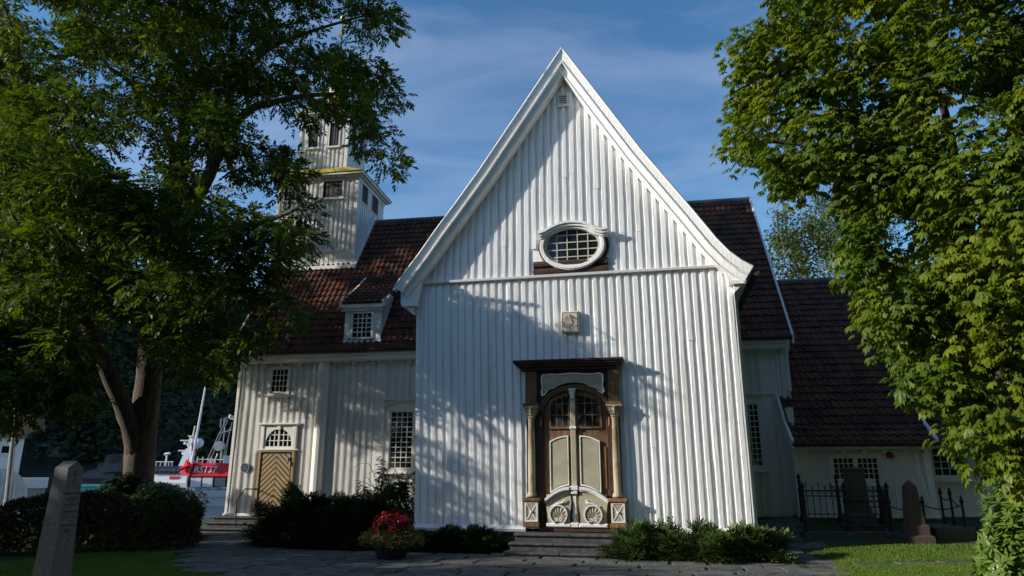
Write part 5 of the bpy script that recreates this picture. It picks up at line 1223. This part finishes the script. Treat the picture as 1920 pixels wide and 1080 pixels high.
# ------------------------------------------------------------------ graves
def grz(x, y): return float(gz(x, y))
gs0 = atY(128, 1000, 9.0); gx, gy = gs0[0]-.10, gs0[1]
gt_ = atY(135, 871, 9.0)
grave = thing('gravestone', 'tapered grey granite gravestone with a cross and worn inscription by the hedge', 'gravestone', (gx-.06, gy, 0))
rot = -17.0; gm = MB(Frame((gx-.02, gy), -rot))
hs_ = 1.72; w0, w1 = .155, .108
gm.add([(-w0, -w0, 0), (w0, -w0, 0), (w0, w0, 0), (-w0, w0, 0), (-w1, -w1, hs_), (w1, -w1, hs_), (w1, w1, hs_), (-w1, w1, hs_), (-w1, 0, hs_+.085), (w1, 0, hs_+.085)],
       [(0, 1, 5, 4), (1, 2, 6, 9, 5), (2, 3, 7, 6), (3, 0, 4, 8, 7), (4, 5, 9, 8), (6, 7, 8, 9), (3, 2, 1, 0)])
gm.box(-.28, .28, -.28, .28, -.1, .12)
sh_ = gm.build('shaft', 'granite', grave)
gf_ = gm.fr; rt = gf_.v; 
def face_pt(s_, z): # on the +u face
    wz = w0 + (w1-w0)*z/hs_; return gf_.o + gf_.u*(wz+.003) + gf_.v*s_ + np.array([0, 0, z])
upv = unit(face_pt(0, 1.6) - face_pt(0, .6))
cm = MB(); 
for (s0, s1, z0, z1) in ((-.007, .007, 1.50, 1.68), (-.036, .036, 1.625, 1.642)):
    cm.add([tuple(face_pt(s0, z0)), tuple(face_pt(s1, z0)), tuple(face_pt(s1, z1)), tuple(face_pt(s0, z1))], [(0, 1, 2, 3)])
cm.build('cross', 'iron', sh_)
for txt, z, sz in (('MATHIAS KORNER', 1.41, .030), ('HANSEN', 1.345, .042), ('F. 1827  D. 1875', 1.275, .028), ('OLAVA HANSEN', 1.19, .028), ('F. 1842  D. 1911', 1.12, .028), ('SØNNEN ANDERS', 1.03, .028), ('MINDE', .96, .03)):
    text_mesh(txt, sz, 'inscription', 'line', sh_, face_pt(0, z), rt, upv, .001)

# iron railing plot
Y0, Y1 = 16.35, 17.85
fx = lambda px, Y: atY(px, 960, Y)[0]
fence = thing('iron_fence', 'black wrought iron railing with spear tops enclosing a grave plot', 'fence', (fx(1588, Y0), 17.0, grz(fx(1588, Y0), 17)))
fz_ = lambda x, y: grz(x, y) + .10
def post(x, y, h=1.12):
    b = MB(); z = fz_(x, y); b.lathe(x, y, [(.075, z-.12), (.075, z+.06), (.05, z+.10), (.042, z+.62), (.055, z+.64), (.055, z+.70), (.034, z+.73), (.032, z+h-.26), (.055, z+h-.23), (.030, z+h-.19), (.026, z+h-.15), (.052, z+h-.10), (.018, z+h-.04), (.004, z+h)], 8)
    b.tube([(x-.06, y, z+h-.14), (x+.06, y, z+h-.14)], .014, 5); b.build('post', 'iron', fence)
A0, Am, A1 = fx(1509, Y0), fx(1587, Y0), fx(1668, Y0); B0, Bm, B1 = fx(1504, Y1), fx(1575, Y1), fx(1653, Y1)
for q in ((A0, Y0), (A1, Y0), (B0, Y1), (Bm, Y1), (B1, Y1), (Am, Y0)): post(*q)
def panel(p, q, n, h=.80):
    b = MB(); 
    for zz in (.12, .55, .68): b.tube([(p[0], p[1], fz_(*p)+zz), (q[0], q[1], fz_(*q)+zz)], .014, 5)
    for i in range(1, n):
        t = i/n; x, y = p[0]+(q[0]-p[0])*t, p[1]+(q[1]-p[1])*t; z = fz_(x, y); tall = h + (.10 if i % 2 else 0)
        b.tube([(x, y, z+.05), (x, y, z+tall-.08), (x, y, z+tall-.06), (x, y, z+tall)], [.010, .010, .022, .003], 5)
    for i in range(n):
        t = (i+.5)/n; x, y = p[0]+(q[0]-p[0])*t, p[1]+(q[1]-p[1])*t; z = fz_(x, y)+.615; r = .055; dx = (q[0]-p[0]); dy = q[1]-p[1]; L_ = math.hypot(dx, dy); dx, dy = dx/L_, dy/L_
        b.tube([(x+dx*r*math.cos(a), y+dy*r*math.cos(a), z+r*math.sin(a)) for a in np.linspace(0, math.pi, 7)], .008, 4)
    b.build('railing', 'iron', fence)
panel((A0, Y0), (B0, Y1), 7); panel((A1, Y0), (B1, Y1), 9); panel((B0, Y1), (Bm, Y1), 6); panel((Bm, Y1), (B1, Y1), 7); panel((Am, Y0), (A1, Y0), 6)
kb = MB(); zk = grz(A0, 16.3)
for (p_, q_) in (((A0-.1, Y0), (A1+.1, Y0)), ((B0-.1, Y1), (B1+.1, Y1))): kb.bbox(p_[0], q_[0], p_[1]-.10, p_[1]+.10, zk-.15, zk+.13, .02)
for (x0, y0, x1, y1) in ((A0, Y0+.1, B0, Y1-.1), (A1, Y0+.1, B1, Y1-.1)): kb.add([(x0-.1, y0, zk-.1), (x0+.1, y0, zk-.1), (x1+.1, y1, zk-.1), (x1-.1, y1, zk-.1), (x0-.1, y0, zk+.125), (x0+.1, y0, zk+.125), (x1+.1, y1, zk+.125), (x1-.1, y1, zk+.125)], [(4, 5, 6, 7), (0, 1, 5, 4), (2, 3, 7, 6), (3, 0, 4, 7), (1, 2, 6, 5)])
kb.build('stone_kerb', 'stepstone', fence)
ox = fx(1613, 17.1); oz = grz(ox, 17.1)
ob = thing('grave_pillar', 'square brown granite pillar standing inside the iron railing', 'monument', (ox, 17.1, oz))
b = MB(); tz = atY(1608, 876, 17.1)[2]; b.square(ox-.04, 17.1, [(.36, oz-.1), (.36, oz+.12), (.28, oz+.14), (.28, oz+.34), (.24, oz+.38), (.22, oz+.5), (.21, oz+.52)], -6); b.build('base', 'redgranite', ob)
b = MB(); b.square(ox-.04, 17.1, [(.205, oz+.52), (.185, tz-.10), (.195, tz-.09), (.195, tz-.03), (.15, tz)], -6); b.build('shaft', 'redgranite', ob)
ox = fx(1713, 15.9); oz = grz(ox, 15.9); o2_ = thing('grave_obelisk', 'small pointed granite obelisk right of the iron railing', 'monument', (ox, 15.9, oz))
tz = atY(1702, 901, 15.9)[2]; b = MB(); b.square(ox, 15.9, [(.26, oz-.1), (.26, oz+.13), (.20, oz+.16), (.20, oz+.34), (.18, oz+.37)], -8); b.build('base', 'redgranite', o2_)
b = MB(); b.square(ox-.02, 15.9, [(.165, oz+.37), (.11, tz-.12), (.02, tz)], -8); b.build('shaft', 'redgranite', o2_)
# chain posts round the next grave
cps = [(fx(1732, 16.4), 16.4), (fx(1806, 16.4), 16.4), (fx(1768, 17.6), 17.6), (fx(1786, 17.5), 17.5)]
cf_ = thing('chain_fence', 'low iron posts linked by sagging chains round the grave near the annex', 'fence', (cps[0][0]+.4, 16.8, grz(cps[0][0], 16.8)))
for (x, y) in cps:
    z = grz(x, y); b = MB(); tz = z + .86; b.lathe(x, y, [(.045, z-.05), (.045, z+.06), (.028, z+.1), (.026, tz-.16), (.045, tz-.14), (.045, tz-.08), (.02, tz-.06), (.035, tz-.03), (.004, tz+.03)], 8); b.build('post', 'iron', cf_)
def chain(p, q, zz, sag):
    b = MB(); b.tube([(p[0]+(q[0]-p[0])*t, p[1]+(q[1]-p[1])*t, grz(*p)+zz + (grz(*q)-grz(*p))*t - sag*4*t*(1-t)) for t in np.linspace(0, 1, 11)], .014, 5); b.build('chain', 'iron', cf_)
pr = [((A1, Y0), cps[0]), (cps[0], cps[1]), (cps[2], cps[3]), (cps[3], cps[1])]
for p_, q_ in pr: chain(p_, q_, .68, .10); chain(p_, q_, .20, .07)
kx0, kx1 = fx(1742, 16.3), fx(1815, 16.3); b = MB(); z = grz(kx0, 16.3); b.bbox(kx0, kx1, 16.15, 17.4, z-.2, z+.22, .03); tag(b.build('grave_slab', 'redgranite'), 'low brown stone grave slab inside the chained posts', 'grave')

# ------------------------------------------------------------------ harbour behind on the left
def B_(px, py, Y): return atY(px, py, Y)
def on_hill(px, py):
    Y = 50.0; q = atY(px, py, Y)
    while Y < 160 and q[2] > grz(q[0], Y): Y += .25; q = atY(px, py, Y)
    return Y, q
# red and white rescue boat
Y = 47.0; X = lambda px, dY=0: atY(px, 890, Y+dY)[0]; Zz = lambda py, dY=0: atY(400, py, Y+dY)[2]
rb = thing('rescue_boat', 'white rescue boat with red wheelhouse roof moored beside the church', 'boat', (X(440), Y+1.5, -2.6))
xl, xr = X(340), X(560)
h = MB(); h.add([(xl-.8, Y-.4, Zz(921)), (xr+3, Y-.4, Zz(921)), (xr+3, Y+3.6, Zz(921)), (xl-.8, Y+3.6, Zz(921)), (xl+.2, Y+.2, -2.9), (xr+2, Y+.2, -2.9), (xr+2, Y+3, -2.9), (xl+.2, Y+3, -2.9)], [(0, 1, 2, 3), (4, 5, 1, 0), (5, 6, 2, 1), (6, 7, 3, 2), (7, 4, 0, 3)])
h.box(xl+.5, xr+2, Y, Y+3.2, Zz(921), Zz(914)); hull = h.build('hull', 'boatwhite', rb)
for py in (932, 950): b = MB(); b.box(xl+.5, xr+2, Y-.44, Y-.41, Zz(py)-.02, Zz(py)+.02); b.build('rubbing_strake', 'greymetal', hull)
b = MB(); b.box(X(352), xr+1, Y+.05, Y+3.1, Zz(914), Zz(893)); cab = b.build('wheelhouse', 'black', rb)
for (a, c_) in ((359, 378), (381, 400), (404, 424), (428, 450), (454, 476)):
    b = MB(); b.bbox(X(a), X(c_), Y-.0, Y+.049, Zz(913), Zz(895.5), .02); b.build('window', 'boatglass' if a > 402 else 'boatwhite', cab)
b = MB(); b.add([(X(352), Y-.05, Zz(893)), (xr+1, Y-.05, Zz(893)), (xr+1, Y+3.2, Zz(893)), (X(352), Y+3.2, Zz(893)), (X(357), Y+.25, Zz(868.5)), (xr+1, Y+.25, Zz(868.5)), (xr+1, Y+2.9, Zz(868.5)), (X(357), Y+2.9, Zz(868.5))], [(4, 5, 6, 7), (0, 1, 5, 4), (1, 2, 6, 5), (2, 3, 7, 6), (3, 0, 4, 7), (3, 2, 1, 0)])
rr_ = b.build('roof', 'boatred', rb)
text_mesh('RS137', Zz(868)-Zz(885.5), 'lettering', 'boatwhite', rr_, (X(383.5), Y+.06, Zz(881)), (1, 0, 0), (0, .32, 1), .012)
text_mesh('KRISTIAN GERHARD', .27, 'lettering', 'black', hull, (X(369), Y-.02, Zz(917.5)), (1, 0, 0), (0, 0, 1), .01, 'LEFT')
b = MB(); b.add([(X(334), Y+.1, Zz(887)), (X(356), Y-.08, Zz(894)), (X(360), Y, Zz(869)), (X(346), Y, Zz(862)), (X(341), Y+.1, Zz(872)), (X(334), Y+1.8, Zz(887)), (X(356), Y+1.8, Zz(894)), (X(360), Y+1.8, Zz(869)), (X(346), Y+1.8, Zz(862)), (X(341), Y+1.8, Zz(872))], [(0, 1, 2, 3, 4), (9, 8, 7, 6, 5), (0, 5, 6, 1), (2, 7, 8, 3), (3, 8, 9, 4), (4, 9, 5, 0)])
b.tube([(X(338), Y-.1, Zz(880)), (X(352), Y-.1, Zz(874)), (X(354), Y-.1, Zz(866))], .1, 6); b.build('deck_crane', 'boatred', rb)
b = MB()
for px in (362, 372, 388, 396): b.tube([(X(px), Y+.4, Zz(868)), (X(px), Y+.4, Zz(856))], .035, 5)
b.tube([(X(360), Y+.4, Zz(861)), (X(420), Y+.4, Zz(862))], .03, 5); b.build('roof_rail', 'boatwhite', rb)
b = MB(); b.box(X(379), X(389), Y+.5, Y+1, Zz(868.5), Zz(860)); b.build('locker', 'boatwhite', rb)
b = MB(); b.box(X(412), X(424), Y+.3, Y+1, Zz(876), Zz(854)); b.build('liferaft', 'boatwhite', rb)
b = MB(); b.tube([(X(394), Y+.5, Zz(868)), (X(398), Y+.5, Zz(850))], .05, 6); b.tube([(X(404), Y+.5, Zz(868)), (X(404), Y+.5, Zz(835))], .05, 6)
fr2 = Frame((X(400), Y+.5), 15); b.prism([(X(400)+.33*math.cos(a), Zz(836)+.33*math.sin(a)) for a in np.linspace(0, 2*math.pi, 18)[:-1]], Y+.3, Y+.65); b.build('searchlight', 'greymetal', rb)
b = MB()
for (x0, y0, x1, y1, r) in ((376, 860, 405, 780, .045), (382, 860, 407, 785, .03), (394, 800, 394, 783, .05), (400, 800, 400, 781, .04), (405, 862, 416, 790, .03), (410, 862, 413, 800, .03), (394, 812, 416, 805, .05), (403, 800, 402, 868, .03)): b.tube([(X(x0), Y+.8, Zz(y0)), (X(x1), Y+.8, Zz(y1))], r, 5)
b.build('mast', 'greymetal', rb)
b = MB(); b.add([(X(408), Y+.8, Zz(774)), (X(418), Y+.9, Zz(779)), (X(418), Y+.75, Zz(786)), (X(407), Y+.8, Zz(782))], [(0, 1, 2, 3)]); b.add([(X(408), Y+.83, Zz(774)), (X(418), Y+.93, Zz(779)), (X(418), Y+.78, Zz(786)), (X(407), Y+.83, Zz(782))], [(3, 2, 1, 0)]); fo_ = b.build('pennant', 'boatwhite', rb)
b = MB(); b.add([(X(411), Y+.78, Zz(778)), (X(415), Y+.80, Zz(780)), (X(415), Y+.76, Zz(783)), (X(411), Y+.76, Zz(782))], [(0, 1, 2, 3)]); b.build('emblem', 'flagblue', fo_)
# tall white flagpole and flag on the stern
b = MB(); b.tube([(X(361), Y-.3, Zz(869)), (X(367), Y-.3, Zz(770)), (X(372.5), Y-.3, Zz(676))], [.085, .07, .035], 8); b.build('pole', 'boatwhite', rb)
b = MB(); b.tube([(X(357), Y-.2, Zz(866)), (X(355), Y-.2, Zz(822))], .11, 6); b.build('flag_staff', 'boatwhite', rb)
b = MB(); sec = [(355.5, 825, 840), (358, 829, 846), (361, 833, 849), (364, 840, 850), (367, 842, 850)]
for k in range(4):
    (a, t0, t1), (c_, t2, t3) = sec[k], sec[k+1]; b.add([(X(a), Y-.2+.1*(k % 2), Zz(t0)), (X(c_), Y-.2+.1*((k+1) % 2), Zz(t2)), (X(c_), Y-.2+.1*((k+1) % 2), Zz(t3)), (X(a), Y-.2+.1*(k % 2), Zz(t1))], [(0, 1, 2, 3)])
fg = b.build('flag', 'flagred', rb)
for (m_, dz, w_) in (('boatwhite', 0, 2.6), ('flagblue', -.02, 1.4)):
    b = MB(); b.add([(X(355.7), Y-.33+dz, Zz(832.5-w_)), (X(366.5), Y-.33+dz, Zz(846-w_/2)), (X(366.5), Y-.33+dz, Zz(846+w_/2)), (X(355.7), Y-.33+dz, Zz(832.5+w_))], [(0, 1, 2, 3)]); b.add([(X(358.3), Y-.335+dz, Zz(829)), (X(358.3)+.10*w_/2, Y-.335+dz, Zz(829.5)), (X(358.8)+.10*w_/2, Y-.335+dz, Zz(846)), (X(358.8), Y-.335+dz, Zz(846))], [(0, 1, 2, 3)]); b.build('flag_cross', m_, fg)
# white coastal ship behind it
Y = 60.0
sp_ = thing('patrol_ship', 'white ship with a blue stripe and lattice radar mast behind the rescue boat', 'ship', (X(320), Y+3, -2.6))
b = MB(); b.add([(X(278), Y-.3, Zz(905)), (X(480), Y-.3, Zz(905)), (X(480), Y+5, Zz(905)), (X(278), Y+5, Zz(905)), (X(288), Y, -2.9), (X(480), Y, -2.9), (X(480), Y+4, -2.9), (X(288), Y+4, -2.9)], [(0, 1, 2, 3), (4, 5, 1, 0), (5, 6, 2, 1), (6, 7, 3, 2), (7, 4, 0, 3)]); b.build('hull', 'boatwhite', sp_)
b = MB(); b.add([(X(284), Y, Zz(905)), (X(350), Y, Zz(905)), (X(350), Y+4, Zz(905)), (X(284), Y+4, Zz(905)), (X(286), Y+.2, Zz(880)), (X(350), Y+.2, Zz(880)), (X(350), Y+4, Zz(880)), (X(286), Y+4, Zz(880))], [(4, 5, 6, 7), (0, 1, 5, 4), (1, 2, 6, 5), (2, 3, 7, 6), (3, 0, 4, 7)]); br_ = b.build('bridge', 'boatwhite', sp_)
for q in range(6):
    b = MB(); a = 288 + q*8.6; b.box(X(a), X(a+6.4), Y+.02, Y+.14, Zz(889), Zz(881.5)); b.build('window', 'black', br_)
b = MB(); b.box(X(284.5), X(350), Y+.1, Y+4, Zz(880), Zz(874)); b.build('roof', 'boatblue', sp_)
b = MB(); b.box(X(318), X(336), Y+.03, Y+.17, Zz(899), Zz(893)); b.build('badge', 'flagred', br_)
b = MB(); b.add([(X(322)-.02, Y+1, Zz(874)), (X(338), Y+1, Zz(874)), (X(338), Y+2.4, Zz(874)), (X(322), Y+2.4, Zz(874)), (X(329), Y+1.3, Zz(840)), (X(338), Y+1.3, Zz(840)), (X(338), Y+2, Zz(840)), (X(329), Y+2, Zz(840))], [(4, 5, 6, 7), (0, 1, 5, 4), (1, 2, 6, 5), (2, 3, 7, 6), (3, 0, 4, 7)])
b.box(X(331), X(340), Y+1.4, Y+1.9, Zz(842), Zz(822)); b.box(X(331), X(342), Y+1.2, Y+2.1, Zz(817), Zz(815)); b.tube([(X(333), Y+1.6, Zz(822)), (X(333), Y+1.6, Zz(816))], .1, 5); b.tube([(X(339), Y+1.6, Zz(822)), (X(339), Y+1.6, Zz(816))], .1, 5)
b.tube([(X(337), Y+1.6, Zz(816)), (X(339), Y+1.6, Zz(796))], .06, 5); b.tube([(X(343), Y+1.6, Zz(822)), (X(343), Y+1.6, Zz(809))], .06, 5); b.tube([(X(342), Y+1.6, Zz(853)), (X(349), Y+1.6, Zz(834))], .12, 5); b.tube([(X(334), Y+1.6, Zz(848)), (X(345), Y+1.6, Zz(833))], .08, 5); b.tube([(X(322), Y+1.6, Zz(827)), (X(334), Y+1.6, Zz(835))], .13, 5); b.build('mast', 'boatwhite', sp_)
b = MB()
for (px, py, w_) in ((323, 824.5, 8), (321.5, 844, 8)): b.bbox(X(px-w_), X(px+w_), Y+1.4, Y+1.8, Zz(py+1.2), Zz(py-1.2), .03); b.tube([(X(px), Y+1.6, Zz(py+1)), (X(px+1), Y+1.6, Zz(py+7))], .14, 6)
b.build('radar', 'boatwhite', sp_)
b = MB(); r = .42; cx, cz_ = X(350), Zz(829); b.lathe(cx, Y+1.6, [(r*math.sin(t)+.001, cz_ - r*math.cos(t)) for t in np.linspace(0, math.pi, 9)], 12); b.build('radome', 'boatwhite', sp_, True)
b = MB()
for px in (288, 296, 304, 312, 318): b.tube([(X(px), Y+.2, Zz(874)), (X(px), Y+.2, Zz(866))], .04, 5)
b.tube([(X(286), Y+.2, Zz(866)), (X(320), Y+.2, Zz(866))], .04, 5); b.tube([(X(304), Y+.4, Zz(874)), (X(304), Y+.4, Zz(851))], .09, 6); b.tube([(X(299), Y+.4, Zz(852)), (X(309), Y+.4, Zz(850))], .12, 6); b.build('rail', 'boatwhite', sp_)

# shore left: white house, covered boat, container, tank, lamp, flagpole
Y = 42.0; hz0 = grz(X(5), Y)
ho_ = thing('boathouse', 'white boarded house with one small window at the left edge', 'house', (X(-20), Y+2, hz0))
HF = Frame((X(34), Y), -35); zt = Zz(822)
b = MB(HF); b.box(-7, 0, 0, 6, hz0-.6, zt); wl = b.build('wall', 'boatwhite', ho_)
b = MB(HF); b.add([(-7.3, -.3, zt), (.1, -.3, zt), (.1, 6.3, zt), (-7.3, 6.3, zt), (-7.3, 3, zt+1.6), (.1, 3, zt+1.6)], [(0, 1, 5, 4), (2, 3, 4, 5), (1, 2, 5), (3, 0, 4), (3, 2, 1, 0)]); b.build('roof', 'tilewood', ho_)
b = MB(HF); wa, wb, wz0, wz1 = -1.02, -.5, Zz(850), Zz(837)
b.ring([(wa-.1, wz0-.1), (wb+.1, wz0-.1), (wb+.1, wz1+.1), (wa-.1, wz1+.1)], [(wa, wz0), (wb, wz0), (wb, wz1), (wa, wz1)], -.08, 0); wf = b.build('window', 'boatwhite', ho_); b = MB(HF); b.box(wa, wb, -.03, -.01, wz0, wz1); b.build('pane', 'glass', wf)
Y = 33.0; z0 = grz(X(25), Y); zt = Zz(881); HF = Frame((X(60), Y), -34); tp = MB(HF)
out_l = [(-5, z0), (-5, zt-.2), (-3, zt+.1), (-1.4, zt+.1), (-.7, zt-.02), (-.35, zt-.35), (-.1, zt-.9), (0, z0)]
nS = 7; vs = []
for q in range(nS):
    for (u_, z_) in out_l: vs.append((u_ + .03*math.sin(q*2.1), q*.6, z_ - (.09 if q % 2 else 0) - .02*q))
m_ = len(out_l); tp.add(vs, [(q*m_+i, q*m_+i+1, (q+1)*m_+i+1, (q+1)*m_+i) for q in range(nS-1) for i in range(m_-1)] + [tuple(range(m_-1, -1, -1)), tuple((nS-1)*m_+i for i in range(m_))])
for q in range(9): tp.tube([(-4.6+q*.5, -.01, zt-.15 - (.3 if q > 7 else 0)), (-4.55+q*.5, -.06, (zt+z0)/2), (-4.65+q*.5, -.03, z0)], .05, 5)
tag(tp.build('covered_boat', 'tarp'), 'boat laid up under a creased white tarpaulin behind the hedge', 'boat')
Y = 36.0; z0 = grz(X(70), Y); HF = Frame((X(89), Y), -33); ts = thing('storage_shed', 'low flat pale shed between the covered boat and the gravestone', 'shed', (X(80), Y+1, z0))
b = MB(HF); b.box(-2, 0, 0, 2.5, z0-.2, Zz(915)); b.build('wall', 'greymetal', ts); b = MB(HF); b.box(-2.1, .08, -.12, 2.6, Zz(915), Zz(896)); b.build('roof', 'boatwhite', ts)
Y = 40.0; z0 = grz(X(160), Y); ct_ = thing('shipping_container', 'low turquoise container behind the dark rhododendron', 'container', (X(165), Y+1, z0))
b = MB(); b.box(X(120), X(200), Y, Y+2.4, z0, Zz(912)); 
for q in range(40): b.box(X(121+q*2), X(122+q*2), Y-.05, Y, z0, Zz(914))
b.build('side_panel', 'teal', ct_); b = MB(); b.box(X(119), X(201), Y-.08, Y+2.5, Zz(912), Zz(909)); b.build('roof', 'teal', ct_)
Y = on_hill(80, 848)[0]
Z2 = lambda py: atY(80, py, Y)[2]; gtk = thing('storage_tank', 'dark green cylindrical tank lying on the rocky hillside', 'tank', (X(80), Y, Z2(846)))
b = MB(); cx0, cx1 = X(58), X(99); r = (Z2(827)-Z2(845))/2; zc_ = Z2(836); b.tube([(cx0-.1, Y, zc_), (cx0, Y, zc_), (cx0+.2, Y, zc_), (cx1-.2, Y, zc_), (cx1, Y, zc_), (cx1+.1, Y, zc_)], [r*.4, r*.8, r, r, r*.8, r*.4], 18); b.build('shell', 'greenpaint', gtk, True)
b = MB(); gzt = min(grz(X(70), Y), zc_-r)-.3
for px in (66, 91): b.box(X(px)-.2, X(px)+.2, Y-.6, Y+.6, gzt, zc_-r*.8)
b.build('saddle', 'rock', gtk)
Y = 21.0; lb = atY(14, 935, Y); lp = thing('street_lamp', 'slim grey lamp post with a black lamp head at the left', 'street lamp', (lb[0], Y, 0))
lt = atY(31, 766, Y); b = MB(); b.tube([(lb[0]-.02, Y, -.1), (lb[0], Y, lb[2]), (lt[0], Y, lt[2])], [.085, .08, .07], 10); b.tube([(lb[0]-.02, Y, -.1), (lb[0], Y, .5)], .11, 10); b.build('pole', 'greymetal', lp)
h0 = atY(34, 790, Y); h1 = atY(46, 800, Y); h2 = atY(72, 792, Y); h3 = atY(68, 815, Y); b = MB(); b.prism([(h1[0], h1[2]), (h3[0]-.15, h3[2]), (h3[0]+.12, h3[2]+.1), (h2[0]+.05, h2[2]+.12)], Y-.2, Y+.2); b.build('lamp_head', 'black', lp)
b = MB(); b.tube([tuple(h0), tuple(h1 + np.array([.1, 0, 0]))], .03, 6); b.build('arm', 'black', lp)
Y = on_hill(184, 806)[0]; fz0 = grz(X(184), Y); b = MB(); f0 = atY(184, 805, Y); f1 = atY(189, 741, Y); b.tube([(f0[0]-.2, Y, fz0-.2), tuple(f0), tuple(f1)], [.10, .09, .05], 7); tag(b.build('flagpole', 'boatwhite'), 'bare white flagpole on the dark hillside left of the ash', 'flagpole')
rk_ = []
for k, (px, py, Y, s_) in enumerate(((120, 850, 66, 1.3), (160, 848, 67, 2.0), (205, 855, 66, 1.6), (245, 880, 63, 2.2), (180, 905, 62, 1.6), (215, 885, 64, 1.4))):
    Y, q = on_hill(px, py); z = q[2]; n = 120; b = MB(); vs = []; fs = []
    for i in range(9):
        for j in range(12):
            t, g_ = math.pi*i/8, 2*math.pi*j/12; d = np.array([math.sin(t)*math.cos(g_), math.sin(t)*math.sin(g_), math.cos(t)]); rr = s_*(1 + .22*math.sin(4*d[0]+k) + .2*math.sin(5*d[2]+2*k+3*d[1])); vs.append((q[0]+d[0]*rr*1.5, Y+d[1]*rr, z+d[2]*rr*.75))
    for i in range(8):
        for j in range(12): fs.append((i*12+j, i*12+(j+1) % 12, (i+1)*12+(j+1) % 12, (i+1)*12+j))
    b.add(vs, fs); tag(b.build('boulder', 'rock'), 'grey boulder on the dark slope across the water', 'rock', 'boulders on the hillside')

# wood on the hill
hx_ = RG.uniform(-125, 25, 1100); hy_ = RG.uniform(68, 170, 1100); kk = (gz(hx_, hy_) > 1.5) & (hx_/hy_ > -.95); hx_, hy_ = hx_[kk], hy_[kk]; nT = len(hx_); per = 130
ci = np.repeat(np.arange(nT), per); k = len(ci); hh = RG.uniform(4, 8, nT)[ci]; t = RG.uniform(0.05, 1, k); g_ = RG.uniform(0, 2*math.pi, k); r = (1-t)**.7*hh*.36*RG.uniform(.3, 1.05, k)
P = np.stack([hx_[ci] + r*np.cos(g_), hy_[ci] + r*np.sin(g_), gz(hx_, hy_)[ci] + t*hh], 1); D = unit(np.stack([np.cos(g_), np.sin(g_), -.3*np.ones(k)], 1) + rnd(k)*.4)
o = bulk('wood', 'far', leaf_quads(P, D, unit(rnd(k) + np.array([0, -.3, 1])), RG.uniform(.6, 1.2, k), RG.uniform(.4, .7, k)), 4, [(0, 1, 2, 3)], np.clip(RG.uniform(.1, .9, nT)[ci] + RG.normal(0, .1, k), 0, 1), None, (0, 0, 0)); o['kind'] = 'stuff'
